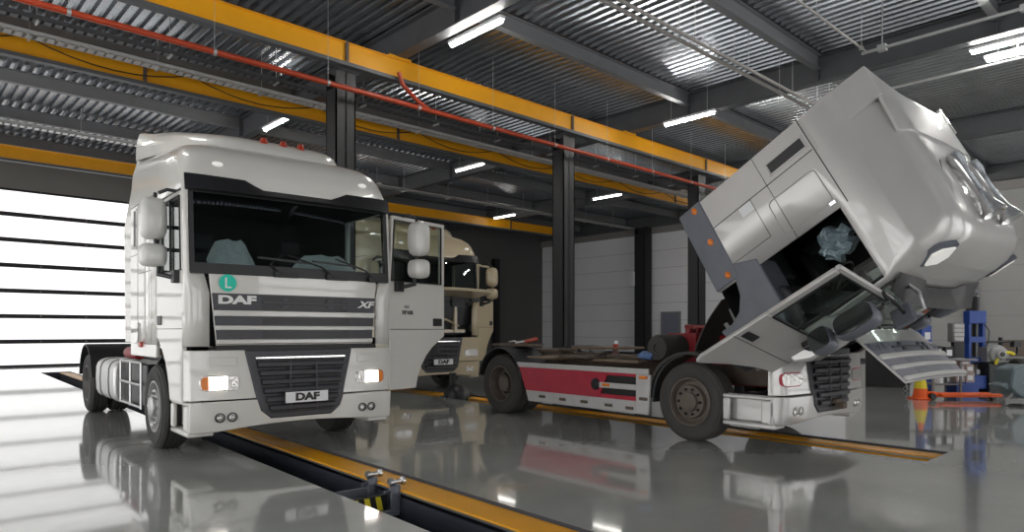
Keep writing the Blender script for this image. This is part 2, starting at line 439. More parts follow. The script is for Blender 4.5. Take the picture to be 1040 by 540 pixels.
    fpanel(g, -GW, -GW+.045, 2.2, 2.98, .012, .016, 3, 4); fpanel(g, GW-.045, GW, 2.2, 2.98, .012, .016, 3, 4)
    g.build('windscreen_surround', M['black'], T, tf=CT)
    v = MB(); out, inn = [], []; VO = .13 if style != 'silver' else .24
    vx = [(W-.02)*(-1+k/12) for k in range(25)]
    for i in range(4):
        ro, ri = [], []
        for x in vx:
            a = abs(x); top = interp([(0,3.08),(.46,3.08),(.60,3.17),(1.2,3.18)], a); bot = 3.0
            z = lerp(bot, top, i/3); y = FY(x, 3.0) - lerp(VO, .012, i/3)*(1 if a < 1.0 else 1-.5*(a-1.0)/.2)
            ro.append(Vector((x, y, z))); ri.append(Vector((x, y+.015, z-.008)))
        out.append(ro); inn.append(ri)
    v.grid(out, inn); v.build('sun_visor', M['black'] if style != 'silver' else M['ink'], T, tf=CT)
    for x0, x1 in ((-.50,-.20),(.14,-.14),(.72,.46)):
        w_ = MB(); yy = lambda x, z: FY(x, z)-.035
        w_.tube([(x0+.28,yy(x0,2.1),2.10),(x0+.12,yy(x0,2.22)-.01,2.22),(x1-.02,yy(x1,2.34),2.34)], [.014,.012,.009], 6)
        w_.bar((x1-.32,yy(x1,2.26),2.29),(x1+.26,yy(x1,2.26),2.26),.02,.022); w_.box(x0+.18,x0+.46,yy(x0,2.1)-.01,yy(x0,2.1)+.03,2.075,2.14)
        w_.build('wiper', M['ink'], T, tf=CT)
    # ---------- roof lamps, spoiler, marker lights
    for x in (-.90, .90):
        s = MB(); z = 3.33; y = f0(3.2)+.055*(x/1.2)**2+.045
        if style == 'silver':
            sg = 1 if x > 0 else -1
            SF = lambda u, w_: FY(u,3.45)-f0(3.45)+f0(3.2)-.008+.02*max(0,w_-3.46)/.16
            for sc, of, mt_ in ((1.,.022,'graypl'),(.80,.034,'marker')):
                s = MB(); s.prism([(x+.10*sg+sg*a*sc,3.50+b_*sc) for a,b_ in ((-.02,.20),(.09,.09),(.12,-.03),(.04,-.19),(-.07,-.09),(-.11,.05))], lambda u,w_,t: Vector((u, SF(u,w_)-of+.06*t, w_)))
                if mt_ == 'graypl': s.build('lamp_rim', M['graypl'], T, tf=CT)
        else: s.sphere((x,y-.0,z), .058, 14, 8, (1.1,.45,.55))
        s.build('roof_lamp', M['marker'], T, tf=CT)
    sp = MB(); rws = []
    for zf, ins, yo in ((0,0,0),(.10,.0,.02),(.2,.04,.10),(.27,.14,.24),(.29,.3,.45)):
        pts = []
        pl = [(-1.19,L+.14),(-1.17,L*.72),(-1.08,L*.45),(-.84,.80),(-.68,.62),(-.5,.545),(-.25,.52),(0,.51)]
        pl += [(-x,y) for x,y in pl[-2::-1]]
        for x, y in pl:
            zb = fz(3.555, y)-.02; k = 1-ins*.9*(1 if abs(x) > .3 else .5)
            hh = zf*lerp(1., 1.4, (y-.5)/(L-.5))
            pts.append(Vector((x*(1-ins*.28), min(L+.14, y+yo), zb+hh)))
        rws.append(pts)
    m_ = len(rws[0]); vs = [p for r_ in rws for p in r_]; fs = []
    for i in range(len(rws)-1):
        for j in range(m_): fs.append((i*m_+j, i*m_+(j+1)%m_, (i+1)*m_+(j+1)%m_, (i+1)*m_+j))
    o = (len(rws)-1)*m_
    for j in range(m_//2): fs.append((o+j, o+j+1, o+m_-2-j, o+m_-1-j) if j+1 < m_-2-j else (o+j, o+j+1, o+m_-1-j))
    sp.add(vs, fs)
    if style == 'silver':
        sp = MB(); o1, i1 = [], []
        for k in range(7):
            t = k/6; r1, r2 = [], []
            for j in range(13):
                x = lerp(-1.10,1.10,j/12); c = 1-(x/1.1)**2; y = lerp(L-.80, L+.02-.34*c, t); z = 3.925+.03*c+.03*t
                if abs(x) > 1.0: z -= .05*(1-t)
                r1.append(Vector((x,y,z))); r2.append(Vector((x,y,z-.03)))
            o1.append(r1); i1.append(r2)
        sp.grid(o1, i1)
        for sg in (-1,1): sp.prism([(L-.46,3.13),(L,3.13),(L+.02,3.5),(L+.02,3.955),(L-.36,3.945)], lambda y,z,t: Vector((sg*(W+.004-.05*t-max(0,z-3.2)*.11),y,z)))
    spo = sp.build('roof_spoiler', paint, T, tf=CT, smooth=40)
    s = MB(); fpanel
    for x in ((-.20,.05,.28) if style != 'silver' else ()):
        s = MB(); s.lathe([(.0,.09),(.03,.085),(.045,.06),(.055,0)], (x,.70,fz(3.555,.7)+.17), 'z', 12); s.build('marker_light', M['redmarker'], spo, tf=CT)
    if style == 'silver':
        for zz in (2.0, 2.75, 3.35):
            s = MB(); s.box(-1.0,-.9,L-.01,L+.03,zz,zz+.1); s.build('rear_marker_light', M['redmarker'], T, bevel=.01, tf=CT)
        for x in (-.35, .25):   # roof air horns
            s = MB(); zc = 4.0; s.lathe([(.0,1.22),(.07,1.21),(.08,1.1),(.05,1.0),(.045,.72),(.06,.58),(.11,.44),(.115,.42),(.09,.45),(.0,.52)], (x,0,zc), 'y', 16)
            s.box(x-.03,x+.03,.9,.95,zc-.2,zc); s.box(x-.03,x+.03,.62,.67,zc-.2,zc); s.build('air_horn', M['chrome'], T, tf=CT)
    # ---------- side details
    for sx in (-1, 1):
        X = sx*W
        s = MB(); s.box(min(X-.004*sx*-1,X+.006*sx),max(X-.004*sx*-1,X+.006*sx),L-.33,L-.20,2.58,3.05); s.build('side_vent', M['black'], shell, bevel=.02, tf=CT)
        fr = MB(); y0,y1,z0,z1 = L-.35,L-.18,2.55,3.08
        for a in ((y0,y0+.02,z0,z1),(y1-.02,y1,z0,z1),(y0,y1,z0,z0+.02),(y0,y1,z1-.02,z1)): fr.box(*sorted((X,X+.008*sx)),*a)
        # seam lines
        sm = MB(); t = .007
        for a in ((L-.42,L-.42+t*1.6,1.3,3.1),(yB+.2*ky,yB+.2*ky+t,1.3,2.2),(yB,L,3.112,3.124),(yB+.2*ky,L-.42,2.2,2.2+t),(yB,L,2.46,2.46+t)): sm.box(*sorted((X-.002*sx,X+.002*sx)),*a)
        sm.build('panel_gap', M['ink'], shell, tf=CT)
        fr.build('vent_frame', paint, shell, tf=CT)
        em = MB(); y0,y1,z0,z1 = yB+.10*ky,yB+.56*ky,2.36,3.0
        pth = []
        for cy,cz,a0 in ((y1-.06,z1-.06,0),(y0+.06,z1-.06,90),(y0+.06,z0+.06,180),(y1-.06,z0+.06,270)):
            for k in range(5):
                a = math.radians(a0+22.5*k); pth.append((X, cy+.06*math.cos(a), cz+.06*math.sin(a)))
        pth.append(pth[0]); em.tube(pth, .009, 6, False)
        if style == 'silver': em.build('hatch_moulding', paint, shell, tf=CT)
        if style == 'silver':
            h_ = MB(); h_.box(*sorted((X,X+.03*sx)),yB+.06,yB+.10,2.95,3.02); h_.build('grab_lug', M['chrome'], shell, tf=CT)
            h_ = MB(); h_.box(*sorted((X,X+.004*sx)),L-.56,L-.43,2.02,2.2); h_.build('notice_sticker', M['plate'], shell, tf=CT)
        # lower sleeper skirt
        k_ = MB(); k_.box(*sorted((X+(.014*sx if style=='silver' else 0),X-.05*sx)),yB+.02,L+.02,1.12 if style!='silver' else 1.255,1.30 if style!='silver' else 1.62)
        k_.build('sleeper_skirt', paint if style != 'silver' else M['graypl'], T, bevel=.015, tf=CT)
        if style == 'silver':
            for yy in (yB+.12, yB+.62, L-.06):
                l_ = MB(); l_.sphere((X+.014*sx,yy,1.50), .05, 10, 6, (.4,1,.8)); l_.build('side_marker', M['amber'], T, tf=CT)
        # wheel arch (front), curved panel
        if style == 'silver' and sx < 0: continue
        a_ = MB(); g1, g2 = [], []
        yc_ = 1.35; rr = .82
        for k in range(11):
            a = math.radians(lerp(70,150,k/10)); p = (SY(yc_)+rr*math.cos(a)*1.0, .52+rr*math.sin(a))
            g1.append([Vector((sx*x,p[0],p[1])) for x in (1.2,1.0,.72)]); q = (SY(yc_)+(rr-.03)*math.cos(a), .52+(rr-.03)*math.sin(a)); g2.append([Vector((sx*x,q[0],q[1])) for x in (1.2,1.0,.72)])
        a_.grid(g1, g2)
        a_.prism([(SY(.78),1.12),(SY(.55),.98),(SY(.36),.98),(.34,1.35),(yB,1.62),(yB,1.36)], lambda y,z,t: Vector((sx*lerp(1.17,1.14,t),y,z)))
        a_.build('wheel_arch', M['graypl'] if style=='silver' else M['dark'], T, tf=CT)
    if style != 'silver':   # side air deflectors behind the cab
        for sx in (-1,1):
            X = sx*W; dd = MB(); dd.prism([(L-.01,1.30),(L+.30*ky,1.30),(L+.36*ky,2.9),(L+.30*ky,3.5),(L+.1,3.85),(L-.01,3.80)], lambda y,z,t: Vector((X-sx*(.04*t+(.10 if z>3.4 else 0)),y,z)))
            dd.build('side_deflector', paint, T, tf=CT)
    # ---------- doors
    for sx in (-1, 1):
        ang = (doors or {}).get(sx, 0); hx, hy = sx*(W-.005), .175; DY = -.25 if (style == 'silver' and sx < 0) else 0.; zb = door_bottom
        ca_, sa_ = math.cos(ang), math.sin(ang)
        def DT(p, sx=sx, ca_=ca_, sa_=sa_, hx=hx, hy=hy):
            dx, dy = (p[0]-hx)*sx, p[1]-hy
            return CT(Vector((hx+sx*(dx*ca_+dy*sa_), hy+DY-dx*sa_+dy*ca_, p[2])))
        DM = CM @ Matrix.Translation((hx,hy+DY,0)) @ Matrix.Rotation(-ang*sx,4,'Z') @ Matrix.Translation((-hx,-hy,0))
        X0, X1 = sx*(W-.055), sx*W; HZ = 1.52 if style != 'silver' else 1.70
        ex = lambda y,z,t: Vector((lerp(X0,X1,t),y,z))
        dm = MB(); y1 = yB-.012
        arc = []
        for k in range(9):
            a = math.radians(lerp(88,172,k/8)); arc.append((SY(1.42)+.80*ky*math.cos(a), .54+ .88*math.sin(a)))
        low = [(.185,zb),(.185,2.12),(y1,2.12)] + [(min(y1,y),max(zb,z)) for y,z in arc if z > zb]
        low += [(low[-1][0]-.02, zb)]
        if style == 'silver' and sx < 0: low = [(.185,1.42),(.185,2.12),(y1,2.12),(y1,1.16),(y1-.04,1.06),(y1-.12,1.10),(y1-.40,1.26),(y1-.7,1.38)]
        ya = lambda z: yA(z)+.012
        dm.prism(low, ex)
        dm.prism([(.185,2.12),(ya(3.0),3.0),(ya(3.0)+.04,3.0),(.215,2.12)], ex)
        dm.prism([(ya(3.0)+.04,3.0),(y1,3.0),(y1,2.94),(ya(2.94)+.04,2.94)], ex)
        dm.prism([(y1-.08,2.12),(y1-.08,2.94),(y1,2.94),(y1,2.12)], ex)
        door = dm.build('door', paint, T, bevel=.012, tf=DT)
        gm = MB(); gm.prism([(.215,2.12),(ya(2.94)+.04,2.94),(y1-.08,2.94),(y1-.08,2.12)], lambda y,z,t: Vector((lerp(sx*(W-.03),sx*(W-.024),t),y,z))); gm.build('door_window', M['clear'], door, tf=DT)
        gs = MB(); q = [(.215,2.12),(ya(2.94)+.04,2.94),(y1-.08,2.94),(y1-.08,2.12)]; q3 = [Vector((sx*(W+.001),y,z)) for y,z in q]
        for k in range(4): gs.bar(q3[k], q3[(k+1)%4], .012, .025, (sx,0,0))
        gs.bar((sx*(W-.01),SY(.62),2.12),(sx*(W-.01),SY(.64),2.94),.012,.025,(sx,0,0))
        gs.build('window_seal', M['black'], door, tf=DT)
        it = MB(); it.box(*sorted((X0-.03*sx,X0)),.36,y1-.06,max(zb,1.0)+.1,2.05); it.build('door_card', M['dark'], door, bevel=.02, tf=DT)
        hn = MB(); hn.box(*sorted((X1-.01*sx,X1+.012*sx)),y1-.25,y1-.06,HZ,HZ+.11); hdl = hn.build('door_handle', M['black'], door, bevel=.012, tf=DT)
        ln_ = MB(); ln_.box(*sorted((X1-.002*sx,X1+.003*sx)),.185,y1,HZ-.05,HZ-.042); ln_.build('door_crease', M['dark'] , door, tf=DT)
        if style == 'white' and sx == 1:
            q = DM @ Matrix.Translation((sx*(W+.004),.50,1.70))
            text('door_lettering','XF105', M['ink'], door, (sx*(W+.004),.52,1.70), .075, (PI/2,0,PI/2*sx), 1.1, .002, 0, DM)
            text('door_lettering','460', M['grayd'], door, (sx*(W+.004),.50,1.78), .06, (PI/2,0,PI/2*sx), 1.1, .0, 0, DM)
        # mirrors
        mm = MB(); xm = sx*(W+.21); ym = .50 if not (style == 'silver' and sx > 0) else .14
        ar = MB(); ar.tube([(sx*1.2,.42,3.0),(sx*1.36,.45,3.02),(xm-.05*sx,ym,2.98)], .022, 8); ar.tube([(sx*1.2,.36,2.10),(sx*1.30,.38,2.04),(xm-.05*sx,ym,2.08),(xm-.06*sx,ym,2.2)], .03, 8); ar.tube([(xm-.02*sx,ym,2.98),(xm-.02*sx,ym,2.2)], .022, 8)
        ar.box(*sorted((sx*(W-.03),sx*(W+.06))),.27,.40,1.98,2.12)
        mirm = M['whitem'] if style == 'white' else (M['beige'] if style == 'beige' else M['graypl'])
        arm = ar.build('mirror_arm', M['black'], door, bevel=.01, tf=DT)
        for z0, z1, wd in ((2.46,2.93,.28),(2.16,2.42,.28)):
            h_ = MB(); zc = (z0+z1)/2; hz = (z1-z0)/2
            outl = []
            for k in range(20):
                a = 2*PI*k/20; ex_ = .55; cx_ = math.copysign(abs(math.cos(a))**ex_, math.cos(a)); sz_ = math.copysign(abs(math.sin(a))**ex_, math.sin(a))
                outl.append((cx_*wd/2, sz_*hz))
            rings = []
            for yo, sc in ((.10,.94),(.06,1.),(.0,1.),(-.05,.93),(-.085,.75),(-.1,.4)):
                rings.append([Vector((xm+u*sc, ym+yo, zc+w_*sc)) for u, w_ in outl])
            vs = [p for r_ in rings for p in r_]; fs = []
            for i in range(len(rings)-1):
                for k in range(20): fs.append((i*20+k, i*20+(k+1)%20, (i+1)*20+(k+1)%20, (i+1)*20+k))
            fs.append(tuple(range(100,120))); fs.append(tuple(range(20)))
            h_.add(vs, fs); hs = h_.build('mirror_housing', mirm, door, tf=DT)
            h_ = MB(); h_.prism([(u*.9,w_*.9) for u,w_ in outl], lambda u,w_,t: Vector((xm+u, ym+.098+.006*t, zc+w_))); h_.build('mirror_glass', M['mirrorglass'], hs, tf=DT)
        if style == 'silver':
            km = MB(); km.box(*sorted((sx*(W+.26),sx*(W+.02))),.10,.14,2.86,3.08); kh = km.build('kerb_mirror', M['graypl'], door, bevel=.04, tf=DT)
            km = MB(); km.tube([(sx*(W-.02),.36,2.98),(sx*(W+.10),.25,3.02),(sx*(W+.12),.14,3.0)], .02, 8); km.build('mirror_arm', M['black'], kh, tf=DT)
    if style == 'silver':
        km = MB(); km.box(-1.12,-.88,-.26,-.22,2.84,3.06); kh = km.build('front_mirror', M['graypl'], T, bevel=.04, tf=CT)
        km = MB(); km.tube([(-1.0,.2,3.06),(-1.0,-.05,3.16),(-1.0,-.22,3.12),(-1.0,-.22,3.0)], .02, 8); km.build('mirror_arm', M['steel'], kh, tf=CT)
    # ---------- hood
    if hood == 'closed': HT = CT; HM = CM
    else:
        be = math.radians(hood[0]); ty_, tz_ = hood[1], hood[2]; cb, sb = math.cos(be), math.sin(be)
        HT = lambda p: CT(Vector((p[0], ty_+(p[1]-.11)*cb-(p[2]-2.1)*sb, tz_+(p[1]-.11)*sb+(p[2]-2.1)*cb)))
        HM = CM @ Matrix.Translation((0,ty_,tz_)) @ Matrix.Rotation(be,4,'X') @ Matrix.Translation((0,-.11,-2.1))
    hl = lambda z: -lerp(.955,1.03,(z-1.28)/.8) * (1 if W > 1.24 else .965); hr = lambda z: -hl(z)
    hm = MB(); fpanel(hm, hl, hr, 1.29, 2.085, .006, .03, 14, 6); hd = hm.build('hood_panel', paint, T, bevel=.008, tf=HT)
    gm = MB(); fpanel(gm, lambda z: hl(z)+.006, lambda z: hr(z)-.006, 1.30, 1.87, .014, .012, 14, 4); gr = gm.build('upper_grille', M['grill'] if style != 'silver' else M['lilac'], hd, tf=HT)
    bm_ = MB()
    for z0, z1 in ((1.615,1.68),(1.46,1.51),(1.305,1.355)): fpanel(bm_, lambda z: hl(z)+.004, lambda z: hr(z)-.004, z0, z1, .042, .035, 14, 1)
    bm_.build('grille_bar', M['whitem'] if style != 'beige' else paint, hd, bevel=.01, tf=HT)
    vm = MB(); fpanel(vm, -.46, .60, 1.69, 1.855, .0165, .004, 10, 1); fpanel(vm, -.46, .62, 1.53, 1.60, .0165, .004, 8, 1); fpanel(vm, -.46,.62,1.37,1.45,.0165,.004,8,1)
    vm.build('grille_recess', M['black'] if style != 'silver' else M['graypl'], gr, tf=HT)
    vm = MB(); fpanel(vm, -.46,.60,1.765,1.785,.03,.02,10,1)
    for x in (-.20,.36,.55):
        for z in (1.72,1.80): vm.prism([(x-.05,z),(x+.03,z),(x+.05,z+.035),(x-.02,z+.035)], lambda u,w_,t: Vector((u, FY(u,w_)-.03+.02*t, w_)))
    vm.build('grille_louvre', M['grill'], gr, tf=HT)
    def front_text(nm, body, x, z, size, m, par, off, tfm, sx_=1., bold=0., shear=0.):
        sl = math.atan(.055*2*x/1.44); return text(nm, body, m, par, (x, FY(x,z)-off, z), size, (PI/2,0,sl), sx_, bold, shear, tfm)
    front_text('grille_lettering','DAF',-.74,1.795,.125,M['frost'] if style!='silver' else M['graypl'],gr,.02,HM,1.75,.006)
    front_text('grille_lettering','XF',.86,1.78,.115,M['frost'] if style!='silver' else M['graypl'],gr,.022,HM,1.55,.004,.3)
    if style == 'white':
        st = MB(); st.lathe([(.0,-.003),(.095,-.003),(.095,0)], (-.84,FY(-.84,2.0)-.022,1.985), 'y', 28); sk = st.build('green_sticker', M['teal'], hd, tf=HT); sk['label'] = 'round green sticker with a white letter L'
        front_text('sticker_lettering','L',-.84,1.98,.17,M['plate'],sk,.027,HM)
    if hood != 'closed':   # what the open hood uncovers
        e = MB()
        e.box(-.9,.9,.24,.30,1.34,1.42); e.box(-.55,-.4,.2,.34,1.34,2.0); e.box(.55,.63,.2,.34,1.34,2.0); e.box(.1,.22,.18,.34,1.5,1.9)
        e.tube([(-.5,.22,1.7),(-.2,.16,1.6),(.3,.2,1.65),(.7,.24,1.5)], .03, 8)
        e.build('front_bracket', paint if style=='beige' else M['steel'], T, bevel=.01, tf=CT)
        e = MB()
        for x in (-.45,.0,.45): e.lathe([(.0,-.02),(.05,-.02),(.07,.02),(.07,.1),(.0,.1)], (x,.12,2.02), 'y', 14)
        e.box(-.8,.8,.16,.22,1.95,2.08); e.build('wiper_motor', M['dark'], T, tf=CT)
    if hood == 'closed':
        gp = MB(); fpanel(gp, -.97, .99, 1.235, 1.288, .008, .04, 12, 1); gp.build('hood_gap', M['ink'], T)
    LX = (lambda p: Vector((-1.22+(p[0]+1.22)*.90, p[1], p[2]))) if style == 'silver' else None
    # ---------- lower front: headlight panel, bumper, lower grille (stays on the chassis)
    lo = MB(); lw = lambda z: interp([(.44,.37),(.48,.44),(.54,.49),(.64,.525),(.8,.56),(1.25,.665)], z)
    top = 1.235 if style != 'silver' else 1.16
    lops = {}
    for sx in (-1, 1):
        lo = MB()
        if sx < 0: fpanel(lo, -W, lambda z: -lw(z)+.05, .685, top, .006, .035, 12, 6)
        else: fpanel(lo, lambda z: lw(z)-.05, W, .685, top, .006, .035, 12, 6)
        lops[sx] = lo.build('headlight_panel', paint, T, bevel=.01, tf=LX)
    for sx in (-1,1):
        b = MB(); b.prism([(yA(.7)-.02,.685),(yA(1.2)-.02,top),(yA(1.2)+.03,top),(yA(.7)+.05,.685)], lambda y,z,t: Vector((sx*lerp(1.17,W,t),y,z))); b.build('corner_return', paint, T, tf=LX)
    bp = MB(); out, inn = [], []
    for z in (.33,.36,.45,.60,.67):
        ro, ri = [], []
        xs = [-1.235+2.47*k/36 for k in range(37)]
        for x in xs:
            zz = z + (.06*(1-min(1,abs(x)/.95)**2) if z < .4 else 0)
            y = FY(max(-1.22,min(1.22,x)), zz) - .015; ro.append(Vector((x,y,zz))); ri.append(Vector((x,y+.05,zz)))
        out.append(ro); inn.append(ri)
    bp.grid(out, inn); bum = bp.build('bumper', paint, T, bevel=.012, tf=LX)
    for sx in (-1,1):
        X = sx*1.235; b = MB(); y0, y1 = yA(.5)-.03, .84
        b.box(*sorted((X,X-.28*sx)),y0,y1,.28,.34); b.box(*sorted((X,X-.05*sx)),y0,y1,.62,.67); b.box(*sorted((X,X-.05*sx)),y0,y0+.17,.34,.62); b.box(*sorted((X,X-.05*sx)),y1-.10,y1,.34,.62); b.box(*sorted((X-.12*sx,X-.16*sx)),y0,y1,.34,.67)
        b.build('entry_step', paint, T, bevel=.02, tf=LX)
        # headlamp
        h0, h1 = (.71,1.14) if style != 'silver' else (.74,1.19)
        z0, z1 = .80,.945
        base_ = MB(); rnd = lambda z, q=.065: q*(1-math.sqrt(max(0,1-min(1,abs(z-(z0+z1)/2)/((z1-z0)/2+.015))**3)))
        xin, xout = (lambda z: sx*(h0+rnd(z))), (lambda z: sx*(h1-rnd(z)))
        fpanel(base_, *((xin,xout) if sx > 0 else (xout,xin)), z0-.015, z1+.015, .012, .02, 10, 8); hb = base_.build('headlight', M['lens'] if style != 'silver' else M['red'], T, bevel=.02, tf=LX)
        p1 = MB(); fpanel(p1, *sorted((sx*.85,sx*1.04)), z0, z1, .02, .015, 4, 2); lit = p1.build('main_beam', M['lamp'] if style == 'white' else M['lens'], hb, tf=LX)
        p1 = MB(); fpanel(p1, *(((lambda z: sx*(.735+rnd(z))),(lambda z: sx*.88)) if sx > 0 else ((lambda z: sx*.88),(lambda z: sx*(.735+rnd(z))))), z0+.005, z1-.005, .018, .012, 4, 8); p1.build('reflector', M['lens'], hb, tf=LX)
        p1 = MB(); xe = 1.12 if style != 'silver' else 1.165
        fpanel(p1, *(((lambda z: sx*1.03),(lambda z: sx*(xe-rnd(z)))) if sx > 0 else ((lambda z: sx*(xe-rnd(z))),(lambda z: sx*1.03))), z0, z1, .018, .012, 4, 8); p1.build('indicator', M['amber'] if style == 'white' else M['lens'], hb, tf=LX)
        for x in (.80,.93):
            f = MB(); y = FY(sx*x,.5)-.02; f.lathe([(.055,.02),(.055,-.008),(.043,-.008),(.04,.01),(.0,.004)], (sx*x,y,.49), 'y', 16); f.build('fog_lamp', M['dark'] if style == 'white' else M['lens'], bum, tf=LX)
            f = MB(); f.sphere((sx*x,y+.004,.49), .036, 10, 6, (1,.4,1)); f.build('fog_lens', M['lens'], bum, tf=LX)
        rc = MB(); fpanel(rc, *sorted((sx*.74,sx*1.05)), 1.06, 1.16, .018, .013, 6, 1)
        if style == 'white': rc.build('recess_moulding', paint, lops[sx], bevel=.02, tf=LX)
    # lower grille
    gf = MB()
    fpanel(gf, lambda z: -lw(z)-.0, lw, .44, 1.235, .03, .05, 14, 8); gfr = gf.build('lower_grille', M['grill'], T, bevel=.02, tf=LX)
    gi = MB(); fpanel(gi, lambda z: -lw(z)+.09, lambda z: lw(z)-.09, .50, 1.12, .033, .01, 10, 6); gi.build('grille_opening', M['ink'], gfr, tf=LX)
    gs = MB()
    for k in range(6):
        z = .53+.10*k; a = lw(z)-.085
        g1, g2 = [], []
        for dz, dy in ((.0,.04),(.015,.075),(.055,.08),(.075,.045)):
            g1.append([Vector((lerp(-a,a,j/10), FY(lerp(-a,a,j/10),z)-dy, z+dz)) for j in range(11)]); g2.append([p+Vector((0,.02,0)) for p in g1[-1]])
        gs.grid(g1, g2)
    for x in (-.16,.16): gs.prism([(x-.008,.53),(x+.008,.53),(x+.008,1.1),(x-.008,1.1)], lambda u,w_,t: Vector((u,FY(u,w_)-.085+.03*t,w_)))
    gs.build('grille_slat', M['grill'], gfr, tf=LX)
    ch = MB(); fpanel(ch, -.55,.55,1.135,1.152,.05,.03,12,1); ch.build('chrome_strip', M['chrome'], gfr, tf=LX)
    if style != 'silver':
        pl = MB(); pl.box(-.25,.27,-.135,-.12,.62,.745); plt = pl.build('number_plate', M['plate'], gfr, bevel=.004)
        text('plate_lettering','DAF',M['ink'],plt,(.01,-.138,.682),.115,(PI/2,0,0),1.35,.006)
    else:
        tw = MB(); tw.box(-.12,.1,-.12,-.02,.55,.60); tw.box(.0,.12,-.16,-.05,.48,.56); tw.build('tow_bracket', M['rust'], gfr, bevel=.01, tf=LX)
        for x in (-.78,.72):
            f = MB(); f.box(x-.06,x+.06,-.01,.02,.44,.54)
    # ---------- chassis
    ye = 1.35+wb
    c_ = MB()
    for x in (-.4,.4): c_.box(x-.04,x+.04,.45,ye+.9,.72,.98)
    for y in (1.0,2.4,ye-1.0,ye+.7): c_.box(-.4,.4,y,y+.1,.76,.94)
    c_.build('chassis_frame', M['rust'] if style=='silver' else M['dark'], T, bevel=.01)
    ax = MB(); ax.tube([(-.95,1.35,.5),(.95,1.35,.5)], .07, 10); ax.box(-.75,.75,1.29,1.41,.42,.56); ax.build('front_axle', M['dark'], T)
    ax = MB(); ax.tube([(-.9,ye,.52),(.9,ye,.52)], .11, 12); ax.sphere((0,ye,.52), .24); ax.build('rear_axle', M['dark'], T)
    tm = M['rubber'] if style != 'silver' else M['dusty']
    for sx in (-1,1):
        wheel(T, 'front_wheel', sx*(W-.17), 1.35+(.12 if style=='white' else 0), sx, .52, 'steer', rim, tm)
        wheel(T, 'rear_wheel', sx*(W-.18), ye, sx, .52, 'drive', rim if style=='silver' else M['rim'], tm, .29)
        wheel(T, 'inner_rear_wheel', sx*(W-.51), ye, sx, .52, 'drive', rim or M['rim'], tm, .29, 24)
        mg = MB(); g1, g2 = [], []
        for k in range(15):
            a = math.radians(lerp(8,172,k/14)); r1, r2 = (.66,.63) if style == 'white' else (.61,.58)
            g1.append([Vector((sx*x, ye+r1*math.cos(a), .56+r1*math.sin(a))) for x in (W,.54)]); g2.append([Vector((sx*x, ye+r2*math.cos(a), .56+r2*math.sin(a))) for x in (W,.54)])
        mg.grid(g1, g2)
        if style != 'silver' or True: mg.build('rear_mudguard', M['black'] if style != 'silver' else M['dark'], T, bevel=.008)
        # front inner arch
        mg = MB(); g1, g2 = [], []
        for k in range(9):
            a = math.radians(lerp(-5,80,k/8)); g1.append([Vector((sx*x,1.35+.64*math.cos(a),.52+.64*math.sin(a))) for x in (1.18,.85)]); g2.append([Vector((sx*x,1.35+.61*math.cos(a),.52+.61*math.sin(a))) for x in (1.18,.85)])
        mg.grid(g1, g2); mg.build('front_mudguard', M['dark'], T)
    fw_ = MB(); zf = 1.06
    pl5 = [(.45*math.cos(a),ye+.5*math.sin(a)-.05) for a in [math.radians(lerp(-60,240,k/20)) for k in range(21)]]+[(-.12,ye-.1),(.12,ye-.1)]
    fw_.prism([(x,y) for x,y in pl5], lambda x,y,t: Vector((x,y,zf+.06*t))); fw_.box(-.5,.5,ye-.2,ye+.2,.98,1.06)
    fw_.build('fifth_wheel', M['rust'], T, bevel=.01)
    return T, SY, L, yB, ye, CT, CM

T1, SY1, L1, yB1, ye1, _, _ = truck('white_truck', 'white tractor truck with lit headlights and its cab upright, parked over the near pit', (3.71,7.60,0), .05, M['white'], ky=1.2, wb=5.1, width=1.28, rim=M['nutrim'],
      doors={1: math.radians(76)}, style='white')
T2, *_r = truck('beige_truck', 'beige tractor truck without its grille, half hidden behind the white truck', (9.85,13.0,0), .05, M['beige'], ky=1.0, wb=3.8, doors={1: math.radians(62)}, hood=(-96,.03,2.13), style='beige'); T2.scale = (1.05,1.05,1.05)
T3, SY3, L3, yB3, ye3, CT3, CM3 = truck('silver_truck', 'silver tractor truck with its cab tipped forward and a red side skirt', (8.95,3.50,0), .06, M['silver'], ky=1.0, wb=4.0, tilt=(math.radians(60),.445,1.40),
      doors={-1: math.radians(67)}, hood=(-106,-.03,2.29), rim=M['brownrim'], door_bottom=1.10, style='silver')

# open corner fairing of the silver cab
A3 = math.atan(.06); EX = Vector((math.cos(A3),-math.sin(A3),0)); EY = Vector((math.sin(A3),math.cos(A3),0)); O3 = Vector((8.95,3.5,0))
def on3(u, v, x):
    d = ray(u, v); c = Vector((0,0,CH)); p = c + d*((O3+EX*x-c).dot(EX)/d.dot(EX)); q = p-O3; return (q.dot(EY), p.z)
ap = MB(); ap.prism([on3(u,v,-1.23) for u,v in ((741,268),(746,283),(751,300),(750,317),(743,329),(732,337),(743,349),(770,352),(800,330),(793,305),(768,262)) ], lambda y,z,t: Vector((-1.23+.45*t,y,z)))
ap.build('cab_arch_panel', M['graypl'], T3, bevel=.02)
fa = MB(); fa.prism([on3(u,v,-1.30) for u,v in ((789,351),(812,337),(836,321),(853,319),(868,334),(850,350),(824,366),(806,369))], lambda y,z,t: Vector((-1.30+.26*t-(.03 if False else 0),y,z)))
fa.build('corner_fairing', M['silver'], T3, bevel=.035, seg=3)
